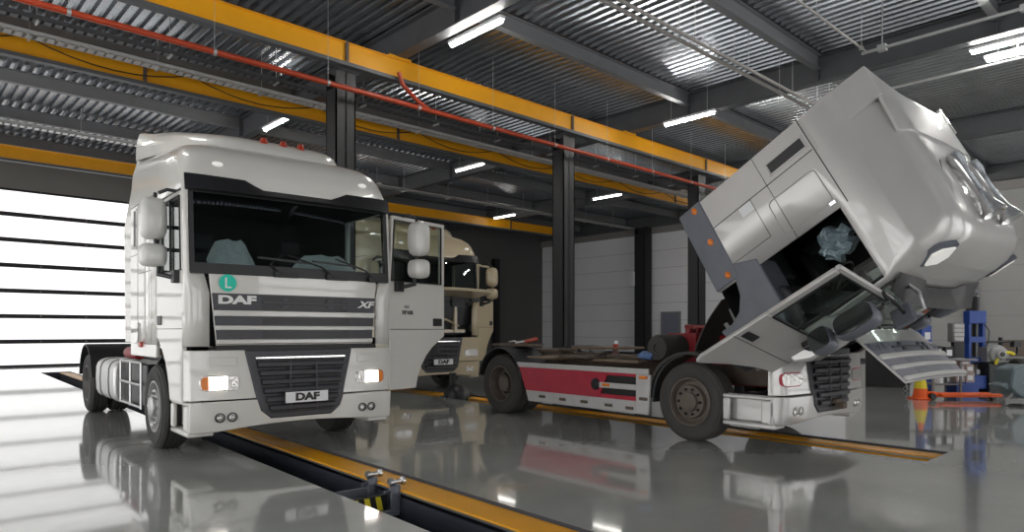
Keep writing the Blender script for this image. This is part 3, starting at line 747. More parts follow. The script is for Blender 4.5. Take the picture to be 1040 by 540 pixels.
# ---- white truck: tank, battery steps between the axles
def tank(T, y0, y1, m, sx=-1, WT=.96):
    t = MB(); prof = []
    for k in range(20):
        a = 2*PI*k/20; cx_ = math.copysign(abs(math.cos(a))**.5, math.cos(a)); cz_ = math.copysign(abs(math.sin(a))**.5, math.sin(a)); prof.append((cx_*.32, cz_*.33))
    t.prism(prof, lambda u,w,q: Vector((sx*WT+u, lerp(y0,y1,q), .68+w))); tk = t.build('fuel_tank', m, T, bevel=.03)
    for y in (lerp(y0,y1,.25), lerp(y0,y1,.7)):
        s = MB(); s.prism([(u*1.02,w*1.02) for u,w in prof], lambda u,w,q: Vector((sx*WT+u, y+.05*q, .68+w)))
        s.build('tank_strap', M['dark'], tk)
tank(T1, 3.9, 5.4, M['tank']); tank(T1, 2.6, 5.2, M['tank'], 1)
b = MB(); b.box(-1.16,-.5,2.35,3.75,.42,1.0); bb = b.build('battery_box', M['black'], T1, bevel=.02)
b = MB()
for y in (2.4,3.05,3.7): b.tube([(-1.22,y,.40),(-1.22,y,1.02)], .016, 6)
for z in (.42,.72,1.02): b.tube([(-1.22,2.4,z),(-1.22,3.7,z)], .018, 6)
b.build('step_frame', M['steel'], bb)
b = MB(); b.lathe([(.0,2.9),(.08,2.9),(.09,2.95),(.09,3.6),(.08,3.65),(0,3.65)], (-1.05,.35,1.12), 'y', 16); b.build('air_bottle', M['enginered'], T1)
b = MB(); b.box(-1.31,-1.24,2.0,2.14,1.24,1.31); b.build('side_marker', M['redmarker'], T1, bevel=.01)
b = MB(); b.lathe([(0,-1.19),(.05,-1.18),(.10,-1.1),(.10,-.9),(0,-.9)], (0,1.95,.42), 'x', 14); b.build('air_filter_cap', M['plate'], T1)
tank(T2, 2.4, 3.6, M['tank'])

# ---- silver truck: skirt, engine, odds and ends on the frame
sk = MB(); X = -1.21
def slab(mb, pts, x0=-1.23, x1=-1.19): mb.prism(pts, lambda y,z,t: Vector((lerp(x0,x1,t),y,z)))
slab(sk, [(2.02,.84),(4.80,.84),(4.86,.92),(2.02,.92)]); slab(sk, [(2.02,.28),(2.24,.28),(2.24,.84),(1.98,.84)]); slab(sk, [(2.24,.28),(4.55,.28),(4.62,.46),(2.24,.46)])
skirt = sk.build('side_skirt', M['offwhite'], T3, bevel=.01)
r = MB(); slab(r, [(2.95,.46),(4.62,.46),(4.79,.84),(2.78,.84)], -1.225,-1.19); slab(r, [(2.24,.46),(2.95,.46),(2.95,.52),(2.24,.52)],-1.225,-1.19); slab(r, [(2.24,.80),(2.8,.80),(2.8,.84),(2.24,.84)],-1.225,-1.19); r.build('red_skirt_panel', M['red'], skirt)
r = MB(); slab(r, [(2.24,.61),(2.95,.61),(2.95,.69),(2.24,.69)], -1.235,-1.2); r.build('skirt_bar', M['offwhite'], skirt, bevel=.008)
r = MB(); r.lathe([(0,-1.26),(.07,-1.255),(.09,-1.23),(.1,-1.19)], (0,3.02,.655), 'x', 18); r.build('filler_cap', M['black'], skirt)
r = MB(); r.box(-1.20,-1.0,2.22,2.95,.48,.84); r.build('skirt_recess', M['ink'], skirt)
for y, z in ((2.80,.655),(2.1,.80),(2.1,.50),(2.35,.35),(2.75,.36),(3.25,.37),(3.72,.37),(4.2,.38)):
    r = MB(); r.box(-1.25,-1.222,y-.07,y+.07,z-.022,z+.022); r.build('side_reflector', M['amber'] if z > .5 else M['rust'], skirt, bevel=.008)
r = MB(); r.lathe([(.0,-.98),(.06,-.98),(.06,-1.0),(.17,-1.0),(.19,-.96),(.19,-.35),(.15,-.33),(0,-.33)], (0,2.05,1.21), 'x', 24); r.build('air_cleaner', M['dusty'], T3)
e = MB(); e.box(-.38,.38,.55,1.75,.70,1.22); e.box(-.3,.3,.6,1.7,1.2,1.36); eng = e.build('engine', M['enginered'], T3, bevel=.03)
e = MB()
for k in range(6): e.box(-.22,.12,.66+.18*k,.78+.18*k,1.34,1.46)
e.tube([(-.3,.7,1.3),(-.42,1.0,1.36),(-.42,1.5,1.36),(-.3,1.8,1.3)], .05, 8); e.build('rocker_cover', M['enginered'], eng, bevel=.012)
e = MB(); e.box(-.5,-.1,1.75,2.25,1.0,1.42); e.tube([(-.5,1.9,1.2),(-.75,2.05,1.1),(-.6,2.4,1.0)], .04, 8); e.tube([(-.2,1.8,1.5),(-.1,2.2,1.52),(.2,2.3,1.3)], .035, 8)
for k in range(5): e.lathe([(.0,.08),(.05,.08),(.06,0)], (-.45+.1*k,1.9+.05*(k%2),1.42), 'z', 10)
e.build('gearbox_linkage', M['enginered'], T3, bevel=.015)
# front wheel mudguard and torn flap
mg = MB(); g1, g2 = [], []
for k in range(13):
    a = math.radians(lerp(0,120,k/12)); g1.append([Vector((-x,1.38+.68*math.cos(a),.52+.66*math.sin(a))) for x in (1.2,.75)]); g2.append([Vector((-x,1.38+.64*math.cos(a),.52+.62*math.sin(a))) for x in (1.2,.75)])
mg.grid(g1, g2); mg.build('wheel_mudguard', M['dusty'], T3)
mg = MB(); g1 = []
for i in range(8):
    t = i/7; g1.append([Vector((lerp(-.95,-.35,j/5)*(1-.15*t), 1.48-.10*t-.25*t*t, 1.1+.80*t - .22*t*abs(j/5-.15))) for j in range(6)])
mg.grid(g1, [[p+Vector((0,-.02,0)) for p in q] for q in g1]); mg.build('rubber_flap', M['dusty'], T3)
r = MB(); r.bar((.75,.62,.95),(.95,.98,1.55),.07,.05); r.build('tilt_stay', M['grayd'], T3)
r = MB(); r.bar((-.75,.62,.95),(-.95,.98,1.55),.07,.05); r.build('tilt_stay', M['grayd'], T3)
r = MB(); r.tube([(-.6,.7,.95),(-.66,.9,1.4),(-.7,1.05,1.75)], .04, 10); r.build('tilt_strut', M['grayd'], T3)
r = MB(); r.box(-.78,.78,.3,.42,.72,1.05); r.box(-.7,.7,.42,.5,.55,1.1); r.build('radiator', M['enginered'], T3, bevel=.02)
r = MB(); r.box(-1.1,1.1,4.05,4.75,.985,1.02); r.box(-1.1,1.1,2.3,3.2,.985,1.02); r.build('deck_plate', M['wood'], T3, bevel=.006)
r = MB(); r.box(-1.12,-.3,3.3,3.95,1.02,1.06); r.box(-.6,-.45,3.4,4.1,1.06,1.1); r.build('cross_deck', M['rust'], T3, bevel=.008)
r = MB(); r.box(-.95,-.55,4.9,5.9,1.18,1.22); r.build('mudguard_stay', M['rust'], T3)
# ---- loose things about the silver truck
def w3(x, y, z): a = math.atan(.06); return Vector((8.95+x*math.cos(a)+y*math.sin(a), 3.5-x*math.sin(a)+y*math.cos(a), z))
b = MB(); g = []
for i in range(9):
    t = i/8; ww = .05+.19*math.sin(PI*min(1,t*.85+.12))*.8; g.append([Vector((-.95+.09*math.sin(k*1.3+i), .92-ww+2*ww*k/7+.03*math.sin(i*2+k), 2.50+.40*t+.03*math.sin(k*2.1))) for k in range(8)])
b.grid(g, [[p+Vector((.12,0,0)) for p in q] for q in g])
bagm = Matrix.Translation((8.95,3.5,0)) @ Matrix.Rotation(-math.atan(.06),4,'Z')
bag = b.build('plastic_bag', M['bag'], None, tf=lambda p: bagm @ CT3(p)); tag(bag, 'crinkled clear plastic bag in the open doorway of the tipped silver cab', 'bag')
def blob(name, m, c, r, sc, label, cat):
    b = MB(); b.sphere(c, r, 14, 8, sc)
    for v in b.v: v += Vector((random.uniform(-1,1),random.uniform(-1,1),random.uniform(-.5,1)))*r*.13
    return tag(b.build(name, m, None), label, cat)
blob('rag', M['ragblue'], w3(-.95,2.25,1.09), .15, (1,1,.4), 'crumpled pale blue rag on the frame of the silver truck', 'rag')
can = empty('spray_can', w3(-.4,3.35,1.06)); tag(can, 'small red and white spray can on the frame of the silver truck', 'can')
b = MB(); b.lathe([(0,0),(.045,0),(.045,.16),(.035,.18)], (0,0,0), 'z', 14); b.build('body', M['redmarker'], can)
b = MB(); b.lathe([(.035,.18),(.035,.23),(0,.235)], (0,0,0), 'z', 14); b.build('cap', M['plate'], can)
hs = MB(); hs.tube([w3(-1.0+.12*math.sin(t*1.7),2.85+.28*math.cos(t*1.25)+.05*t,1.06+.09*abs(math.sin(t*1.4))) for t in [k*.35 for k in range(22)]], .013, 6)
tag(hs.build('air_hose', M['black'], None), 'tangled black hose on the silver truck frame beside the blue rag', 'hose')
gun = empty('grease_gun', w3(-.55,5.35,1.235)); tag(gun, 'red and white grease gun lying over the rear wheel of the silver truck', 'tool')
b = MB(); b.bar((0,-.25,.07),(0,.05,.02),.07,.07); b.build('barrel', M['redmarker'], gun, bevel=.02)
b = MB(); b.bar((0,.05,.03),(0,.32,-.02+.02),.03,.03); b.tube([(0,.3,.02),(.05,.4,.03),(.0,.5,.01)], .012, 6); b.build('nozzle', M['plate'], gun)
bd = MB(); bd.obox(w3(-.2,3.7,1.17), (.75,1.0,.035), Matrix.Rotation(.25,3,'Z')); tag(bd.build('board', M['wood'], None, bevel=.006), 'weathered brown board lying across the silver truck frame', 'board')
bd = MB(); bd.obox(w3(-.55,2.75,1.055), (.5,.9,.05), Matrix.Rotation(-.12,3,'Z')); tag(bd.build('board', M['rust'], None, bevel=.006), 'dark oily plank on the silver truck frame in front of the weathered board', 'board')

# ------------------------------------------------------------------ building
XW, YW, ZC = 34.5, 33.6, 8.4
XL, YF = -6.0, -9.0
# floor with two pits (sheared with the trucks)
fl = MB(); sl = .053
ss = [XL-3, 2.72, 3.62, 8.41, 9.27, XW+1]; ys = [YF, 2.35, 24.0, 28.6, YW+.2]
def fp(s, y, z=0): return Vector((s + sl*y, y, z))
for i in range(5):
    for j in range(4):
        if i == 1 and j <= 2: continue
        if i == 3 and j == 1: continue
        fl.add([fp(ss[i],ys[j]),fp(ss[i+1],ys[j]),fp(ss[i+1],ys[j+1]),fp(ss[i],ys[j+1])], [(0,1,2,3)])
fo = fl.build('floor', M['floor'], None, smooth=0, recalc=False); struct(fo)
def pit(s0, s1, y0, y1, nm, label, lip=0):
    p = MB(); d = -1.35; sw = s1-.32
    for s in (s0, s1): p.add([fp(s,y0,0),fp(s,y1,0),fp(s,y1,d),fp(s,y0,d)], [(0,1,2,3)])
    p.add([fp(sw,y0,-.10),fp(sw,y1,-.10),fp(sw,y1,d),fp(sw,y0,d)], [(0,1,2,3)])
    for y in (y0, y1): p.add([fp(s0,y,0),fp(s1,y,0),fp(s1,y,d),fp(s0,y,d)], [(0,1,2,3)])
    struct(p.build('wall_pit', M['pit'], None, smooth=0))
    q = MB(); q.add([fp(s0,y0,d),fp(s1,y0,d),fp(s1,y1,d),fp(s0,y1,d)], [(0,1,2,3)]); struct(q.build('floor_pit', M['pitfloor'], None, smooth=0))
    r = MB(); r.bar(fp((sw+s1)/2,y0,-.045),fp((sw+s1)/2,y1,-.045),.32,.03)
    if lip: r.bar(fp(sw+.012,y0,-.06-lip/2),fp(sw+.012,y1,-.06-lip/2),.024,lip); r.bar(fp(s0+.2,y0+.02,-.06-lip/2),fp(s1,y0+.02,-.06-lip/2),.02,lip) if False else None
    ro = r.build(nm, M['railyellow'], None, bevel=.006); tag(ro, label, 'rail', 'pit rails', 'thing')
    lp = MB(); lp.bar(fp(sw-.004,y0,-.055),fp(sw-.004,y1,-.055),.008,.02); l = lp.build('worn_edge', M['steel'], ro)
pit(2.72, 3.62, YF, 28.6, 'pit_rail', 'yellow rail along the long pit under the white truck')
pit(8.41, 9.27, 2.35, 24.0, 'pit_rail', 'yellow rail along the pit under the silver truck', .16)
# pit jack
J = empty('pit_jack', fp(3.22,5.65,0), -math.atan(sl)); tag(J, 'grey pit jack with rollers on the yellow rail and hazard stripes', 'jack')
for y in (-.24,.20):
    p = MB(); p.box(.045,.085,y-.07,y+.07,-.24,.02); p.box(-.02,.085,y-.07,y-.055,-.24,-.05); p.box(-.02,.085,y+.055,y+.07,-.24,-.05); up = p.build('upright', M['graypl'], J, bevel=.006)
    p = MB(); p.lathe([(0,-.06),(.034,-.06),(.04,-.05),(.04,-.03),(.022,-.025),(.022,.06),(.04,.07),(.04,.10),(.03,.11),(0,.11)], (.06,y,.035), 'x', 14); p.build('roller', M['steel'], up)
p = MB(); p.box(-.48,.06,-.33,-.29,-.24,-.20); p.box(-.48,.06,.16,.20,-.24,-.08); p.box(-.48,.06,-.33,.20,-.26,-.23); p.build('cross_beam', M['graypl'], J, bevel=.008)
p = MB(); p.box(-.46,-.0,-.20,-.18,-.23,-.08); hp = p.build('hazard_plate', M['ink'], J)
p = MB()
for k in range(4): x = -.44+.115*k; p.add([(x,-.203,-.225),(x+.055,-.203,-.225),(x+.025,-.203,-.09),(x-.03,-.203,-.09)], [(0,1,2,3)])
p.build('hazard_stripe', M['hazard'], hp)
J2 = empty('pit_jack', fp(8.85,11.9,0), -math.atan(sl)); tag(J2, 'black pit jack standing under the front of the beige truck', 'jack')
p = MB(); p.lathe([(.30,-.5),(.32,-.1),(.28,.12),(.16,.24),(0,.27)], (0,0,0), 'z', 20); p.build('body', M['black'], J2)
p = MB(); p.lathe([(.08,.2),(.08,.5),(0,.5)], (.1,.3,0), 'z', 14); p.bar((-.42,0,-.02),(.42,0,-.02),.1,.1); p.build('ram', M['dark'], J2)

# walls
def wallbox(name, m, x0,x1,y0,y1,z0,z1): b = MB(); b.box(x0,x1,y0,y1,z0,z1); return struct(b.build(name, m, None, smooth=0))
# back wall: gate opening X 1.2..? ; dark wall to the right
GX0, GX1, GZ = -5.2, 10.6, 7.16
wallbox('wall_back', M['walld'], GX1, XW+.2, YW, YW+.2, 0, ZC)
wallbox('wall_back', M['fascia'], XL, GX1, YW, YW+.2, GZ, ZC)
wallbox('wall_back', M['walld'], XL, GX0, YW, YW+.2, 0, GZ)
# right wall, with seams
b = MB(); b.box(XW,XW+.2,13.0,YW,0,ZC); struct(b.build('wall_right', M['wallw'], None, smooth=0))
b = MB(); b.box(XW,XW+.2,YF,13.0,0,ZC); struct(b.build('wall_right', M['wallg'], None, smooth=0))
b = MB()
for k in range(1,8): b.box(XW-.006,XW,YF,YW,k*1.05-.008,k*1.05+.008)
tr = struct(b.build('trim_1', M['fascia'], None, smooth=0))
b = MB(); b.box(XW-.05,XW,YF,YW,0,.14); struct(b.build('baseboard_right', M['black'], None, smooth=0))
b = MB(); b.box(XW-.12,XW-.02,YF,YW,7.35,7.75); struct(b.build('trim_2', M['fascia'], None, smooth=0))
def gate(name, p0, p1, H, n, gm, ph=None):
    """sectional gate from p0 to p1 (x,y)"""
    e = empty(name, (p0[0],p0[1],0), math.atan2(p1[1]-p0[1], p1[0]-p0[0])); struct(e)
    Wd = math.hypot(p1[0]-p0[0], p1[1]-p0[1]); g = MB(); g.box(0,Wd,.05,.09,0,H); g.build('gate_glazing', gm, e, smooth=0)
    r = MB(); h = H/n
    for k in range(n+1): r.box(0,Wd,0,.06,max(0,k*h-.085),min(H,k*h+.085))
    r.build('gate_rail', M['gatebar'], e, smooth=0)
    r = MB()
    for k in range(n+1):
        for x in [1.6*q+.6 for q in range(int(Wd/1.6))]: r.box(x-.03,x+.03,-.02,0,k*h-.03,k*h+.03) if k else None
    r.build('gate_hinge', M['grayd'], e, smooth=0)
    r = MB(); r.box(-.14,0,-.05,.12,0,H); r.box(Wd,Wd+.14,-.05,.12,0,H); r.build('gate_jamb', M['gatebar'], e, smooth=0)
    return e
gate('door_1', (GX0,YW-.02), (GX1,YW-.02), GZ, 7, M['glazing'])
# left wall with daylight gates, front wall behind the camera
def holedwall(nm, axis, pos, a0, a1, holes, H):
    xs = [a0]
    for h0, h1 in holes: xs += [h0, h1]
    xs.append(a1)
    b = MB()
    for k in range(0, len(xs), 2):
        if axis == 'x': b.box(pos-.2,pos,xs[k],xs[k+1],0,ZC)
        else: b.box(xs[k],xs[k+1],pos-.2,pos,0,ZC)
    for h0, h1 in holes:
        if axis == 'x': b.box(pos-.2,pos,h0,h1,H,ZC)
        else: b.box(h0,h1,pos-.2,pos,H,ZC)
    return struct(b.build(nm, M['walld'], None, smooth=0))
lh = [(-1,6),(8,15),(17,24)]
holedwall('wall_left', 'x', XL, YF, YW, lh, 5.5)
for k,(a,b_) in enumerate(lh): gate('door_%d' % (k+2), (XL-.02,a), (XL-.02,b_), 5.5, 6, M['glazingl'])
fh = [(-4,4),(7,15),(18,26)]
holedwall('wall_front', 'y', YF, XL, XW, fh, 5.5)
for k,(a,b_) in enumerate(fh): gate('door_%d' % (k+5), (b_,YF-.02), (a,YF-.02), 5.5, 6, M['glazingl'] if k == 2 else M['glazingb'])  # front gates are unseen, their glow is added as fill
# personnel doors in the right wall
def pdoor(nm, u0, u1, v):
    a = at_x(u0, v, XW-.02); b = at_x(u1, v, XW-.02); h = 2.5
    e = empty(nm, (XW,0,0)); struct(e); m = MB(); m.box(-.06,0,b.y,a.y,0,h); m.build('door_leaf', M['door'], e)
    m = MB(); m.box(-.08,0,b.y-.1,b.y,0,h+.1); m.box(-.08,0,a.y,a.y+.1,0,h+.1); m.box(-.08,0,b.y,a.y,h,h+.1); m.build('door_frame', M['grayd'], e)
pdoor('door_8', 673, 690, 317); pdoor('door_9', 731, 748, 313)

# ceiling: trapezoidal deck, ribs along Y
dk = MB(); pit_ = .25; pf = []
x = XL
while x < XW+.2:
    pf += [(x,ZC),(x+.10,ZC),(x+.135,ZC+.085),(x+.215,ZC+.085)]; x += pit_
vs = [Vector((a,YF,z)) for a,z in pf]+[Vector((a,YW+.2,z)) for a,z in pf]; nn = len(pf)
dk.add(vs, [(i,i+1,nn+i+1,nn+i) for i in range(nn-1)])
struct(dk.build('ceiling', M['deck'], None, smooth=0, recalc=False))

# ---- girders (along Y), purlins (along X)
def ibeam(mb, p, q, h, w, tf=.025, tw=.02):
    p = Vector(p); q = Vector(q); up = Vector((0,0,1))
    mb.bar(p+up*(h-tf/2), q+up*(h-tf/2), w, tf); mb.bar(p+up*tf/2, q+up*tf/2, w, tf); mb.bar(p+up*h/2, q+up*h/2, tw, h-tf*2+.002); return mb
gl = {8.8:'grey roof girder crossing above the pit of the white truck', 17.45:'grey roof girder above the tipped cab of the silver truck', 26.0:'grey roof girder farther right, beyond the tipped cab', .15:'grey roof girder nearest the left wall', 34.2:'grey roof girder along the top of the right wall'}
for x, lb in gl.items():
    g = MB(); ibeam(g, (x,YF,7.72),(x,YW,7.72), .66, .28, .03)
    go = g.build('roof_girder', M['girder'], None, smooth=0); tag(go, lb, 'girder', 'roof girders', 'thing')
    for y in [3.45+3.75*k for k in range(-2,8)]: s = MB(); s.box(x-.13,x+.13,y-.008,y+.008,7.75,8.35); s.build('web_stiffener', M['girder'], go, smooth=0)
names = ['first','second','third','fourth','fifth','sixth','seventh','eighth']
segs = [(-5.8,.0),(.3,8.65),(8.95,17.3),(17.6,25.85),(26.15,34.05)]
bay = ['at the far left','above the white truck','between white truck and tipped cab','beyond the tipped cab','by the right wall']
def in_view(p):
    q = Vector(p)-Vector((0,0,CH)); z = q.dot(fw)
    return z > .5 and 0 < 520+F*q.dot(rt)/z < 1040 and 0 < H0-F*q.z/z < 540
for j,(a,b_) in enumerate(segs):
    cnt = 0
    for k in range(-1,8):
        y = 3.45+3.75*k
        if not any(in_view((lerp(a,b_,t/12),y,8.1)) for t in range(13)): continue
        cnt += 1
        g = MB(); ibeam(g, (a,y,8.02),(b_,y,8.02), .36, .18, .02)
        po = g.build('roof_purlin', M['purlin'], None, smooth=0)
        tag(po, 'grey roof purlin %s, %s counting away from the camera' % (bay[j], names[cnt-1]), 'purlin', 'roof purlins', 'thing')

# ---- crane runway beams
def runway(y, x0, x1, joints, label, zt=7.69, h=.44):
    g = MB(); ibeam(g, (x0,y,zt-h),(x1,y,zt-h), h, .26, .02, .16)
    o = g.build('crane_beam', M['yellow'], None, smooth=0); tag(o, label, 'crane beam', 'yellow crane beams', 'thing')
    for jx in joints:
        s = MB(); s.box(jx-.035,jx+.035,y-.135,y+.135,zt-h-.01,zt+.01); s.build('splice_plate', M['rust'], o, smooth=0)
    r = MB(); r.box(x0,x1,y-.20,y-.02,zt-h-.10,zt-h-.02); r.build('beam_track', M['girder'], o, smooth=0)
    c = MB(); c.box(x0,x1,y-.135,y+.135,zt-h-.012,zt-h-.002); c.build('pale_flange', M['offwhite'], o, smooth=0)
    for jx in (8.8,17.45,26.0):
        if x0 < jx < x1: s = MB(); s.box(jx-.3,jx+.3,y-.15,y+.15,zt,zt+.05); s.build('hanger_bracket', M['yellow'], o, bevel=.01)
    return o
CY = 13.5
runway(13.25, -5.8, 34.2, (7.45,14.75,22.0,29.2), 'yellow crane beam nearest the camera, along the black columns')
runway(17.5, -5.8, 34.2, (4.6,11.6,19.,26.5), 'middle yellow crane beam behind the black columns, with a cable looped on it')
runway(28.3, -5.8, 31.5, (9,17.9,26.4), 'farthest yellow crane beam in front of the back gate')
# festoon cable on middle beam (held by the beam)
fc = MB(); X = 1.2; pts = []
x = -1.0
while x < 33:
    for k in range(9): t = k/8; pts.append((x+3.3*t, 17.3, 7.62-.30*4*t*(1-t)))
    x += 3.3
fc.tube(pts, .014, 5); tag(fc.build('festoon_cable', M['black'], None), 'thin black cable looping along the middle yellow crane beam', 'cable')

# ---- columns
def column(x, y, label, w=.48, d=.44, h=7.12, name='steel_column', m=None):
    c = MB(); t = .03
    c.box(x-w/2,x+w/2,y-d/2,y-d/2+t,0,h); c.box(x-w/2,x+w/2,y+d/2-t,y+d/2,0,h); c.box(x-t/2,x+t/2,y-d/2,y+d/2,0,h)
    c.box(x-w/2,x-w/2+t,y-d/2,y+d/2,0,h-.4); c.box(x+w/2-t,x+w/2,y-d/2,y+d/2,0,h-.4)
    o = c.build(name, m or M['column'], None, smooth=0); tag(o, label, 'column', 'black columns', 'thing')
    f = MB(); f.box(x-w/2-.06,x+w/2+.06,y-d/2-.06,y+d/2+.06,0,.04); f.build('base_plate', M['column'], o); return o
column(7.5, CY, 'black steel column rising right behind the white cab')
column(14.75, CY, 'black steel column behind the red skirt of the silver truck')
column(21.95, CY, 'black steel column right behind the cab end of the silver truck')
column(34.0, 24.6, 'wide black column against the white right wall', .7, .75, 7.7)
column(34.2, 7.75, 'slim black column on the right wall behind the blue press', .3, .3, 7.7)
bx = at_y(504, 300, YW-.3)
column(bx.x, YW-.25, 'black column on the dark back wall beyond the beige truck', .45, .3, 6.2)
jb = MB(); jb.box(33.5,33.6,24.9,25.15,4.2,5.0); tag(jb.build('junction_box', M['plate'], None, bevel=.01), 'small white box on the wide black column by the white wall', 'box')

# ---- red pipe
rp = MB(); rp.tube([(-5.8,12.95,6.62),(34.2,12.95,6.62)], .055, 10)
rpo = rp.build('sprinkler_pipe', M['pipe'], None); tag(rpo, 'long red pipe hung beneath the near crane beam', 'pipe')
rp = MB(); rp.tube([(9.55,12.95,6.62),(9.2,12.95,6.75),(8.75,12.95,7.05),(8.65,12.95,7.3)], .05, 10); rp.build('branch_pipe', M['pipe'], rpo)
for k in range(17):
    rp = MB(); x = -4.6+2.3*k; rp.tube([(x,12.95,6.67),(x,12.95,8.38)], .005, 5); rp.lathe([(.062,x-.03),(.064,x+.03)], (0,12.95,6.62), 'x', 10)
    rp.build('pipe_hanger', M['galv'], rpo)

# ---- cable trays along X
def tray(y, z, w, x0, x1, m, label, hang=True):
    t = MB(); n = int((x1-x0)/.18)
    t.box(x0,x1,y-w/2,y-w/2+.012,z,z+.09); t.box(x0,x1,y+w/2-.012,y+w/2,z,z+.09)
    for k in range(n): xx = x0+.18*k; t.box(xx,xx+.12,y-w/2,y+w/2,z,z+.012)
    o = t.build('cable_tray', m, None, smooth=0); tag(o, label, 'cable tray', 'cable trays')
    for k in range(int((x1-x0)/2.4)):
        h = MB(); xx = x0+.6+2.4*k; h.tube([(xx,y,z+.05),(xx,y,8.38)], .008, 5); h.box(xx-.02,xx+.02,y-w/2-.02,y+w/2+.02,z-.04,z)
        h.build('tray_hanger', M['galv'], o, smooth=0)
tray(16.75, 7.42, .30, -5.5, 33, M['offwhite'], 'pale perforated cable tray just in front of the middle crane beam')
tray(15.9, 7.45, .22, -5.5, 33, M['girder'], 'dark perforated cable tray between the two nearer crane beams')
tray(24.6, 7.5, .30, -5.5, 33, M['galv'], 'galvanised cable tray far back, short of the last crane beam')
def conduit(pts, r, label, hang=(), m=None, name='conduit'):
    c = MB(); c.tube(pts, r, 8); o = c.build(name, m or M['conduit'], None); tag(o, label, 'conduit')
    if hang:
        for p in hang:
            h = MB(); h.tube([p,(p[0],p[1],8.38)], .008, 5); h.box(p[0]-.02,p[0]+.02,p[1]-.04,p[1]+.04,p[2]-.03,p[2]+.03)
            h.build('conduit_hanger', M['galv'], o)
hg = [9.6+2.2*k for k in range(7)]
conduit([(-5,7.66,7.3),(33,7.66,7.3)], .04, 'left pipe of a pair of grey conduits under the roof', [(x,7.66,7.3) for x in hg])
conduit([(-5,7.45,7.3),(33,7.45,7.3)], .035, 'right pipe of a pair of grey conduits under the roof', [(x+.25,7.45,7.3) for x in hg])
conduit([(-5,5.3,7.3),(15.1,5.3,7.3)], .022, 'thin conduit ending at a bracket above the tipped cab', [(x,5.3,7.3) for x in (10.5,12.7,14.9)])
conduit([(19.5,7.3,7.3),(25.0,7.3,7.3)], .022, 'thin conduit right of the tipped roof of the silver cab', [(x,7.3,7.3) for x in (20.2,22.4,24.8)], m=M['galv'])
st = MB(); st.bar((15.2,5.4,7.3),(15.2,-3,7.3),.05,.05); so = st.build('strut_rail', M['galv'], None); tag(so, 'bright steel strut rail beside the girder at upper right', 'rail')
st = MB()
for y in (5.0,2.6,.3): st.tube([(15.2,y,7.33),(15.2,y,8.38)], .014, 6); st.box(15.13,15.27,y-.08,y+.08,7.24,7.36)
st.build('strut_hanger', M['galv'], so)
st = MB(); st.bar((17.9,6.9,7.3),(17.9,-2,7.3),.05,.05); so = st.build('strut_rail', M['galv'], None); tag(so, 'bright steel strut rail under the twin lamps at upper right', 'rail')
st = MB()
for y in (6.7,3.2): st.tube([(17.9,y,7.33),(17.9,y,8.38)], .014, 6)
st.build('strut_hanger', M['galv'], so)

# ---- fluorescent lamps
LAMPS = [(9.1,10.8),(17.3,10.9),(17.75,3.2),(8.75,19.6),(16.4,19.8),(24.6,19.8),(24.8,27.0),(15.6,25.6),(25.9,10.9),(9.1,2.6),(.8,10.8),(.6,19.6),(30,9),(30,13),(30,17),(26,3.2),(17.6,-4.2),(26,-4),(21.5,1.2),(21.5,-2.5)]  # from the right-bay three onward: unseen lamps added to brighten the right side
wh = ['above the near crane beam, over the pit', 'left of the tipped cab of the silver truck', 'at the upper right edge beside a twin', 'above the roof of the white truck', 'between two columns beyond the middle crane beam',
      'near the white wall under the middle crane beam','over the farthest crane beam by the back wall','just right of the white cab roof','hidden past the tipped cab','overhead before the girder','over the left bay before the gate','over the left bay behind the white truck','added as unseen fill, third over the right bay','added as unseen fill, second over the right bay','added as unseen fill, first over the right bay','added as fill, out of view over the work table','added as fill, out of view past the twin lamps','added as fill, out of view by the front right corner','added as fill, out of view over the right aisle','added as fill, out of view behind the right aisle']
def lamp(x, y, label, z=7.62):
    e = empty('ceiling_lamp', (x,y,z)); tag(e, label, 'lamp', 'fluorescent lamps')
    b = MB(); b.box(-.07,.07,-.85,.85,.03,.10); b.build('lamp_housing', M['plate'], e, bevel=.01)
    b = MB(); b.tube([(0,-.80,0),(0,.80,0)], .045, 8); b.build('lamp_tube', M['tube'] if y < 18 or x < 14 else M['tubedim'], e)
    b = MB()
    for yy in (-.6,.6): b.tube([(0,yy,.1),(0,yy,ZC-z)], .007, 5)
    b.build('lamp_hanger', M['galv'], e)
for (x,y), w_ in zip(LAMPS, wh): lamp(x, y, 'glowing fluorescent ceiling lamp '+w_)
lamp(18.15, 3.0, 'glowing fluorescent ceiling lamp, right-hand one of the twin at the upper right edge', 7.5)

# ------------------------------------------------------------------ right-hand workshop corner (facing the camera)
def place(name, u, v, label, cat, turn=0., group=None):
    p = at_z(u, v, 0); a = math.atan2(-(p.x), p.y) ; o = empty(name, p, YAW-PI/2+turn); tag(o, label, cat, group); return o, (p-Vector((0,0,CH))).dot(fw)
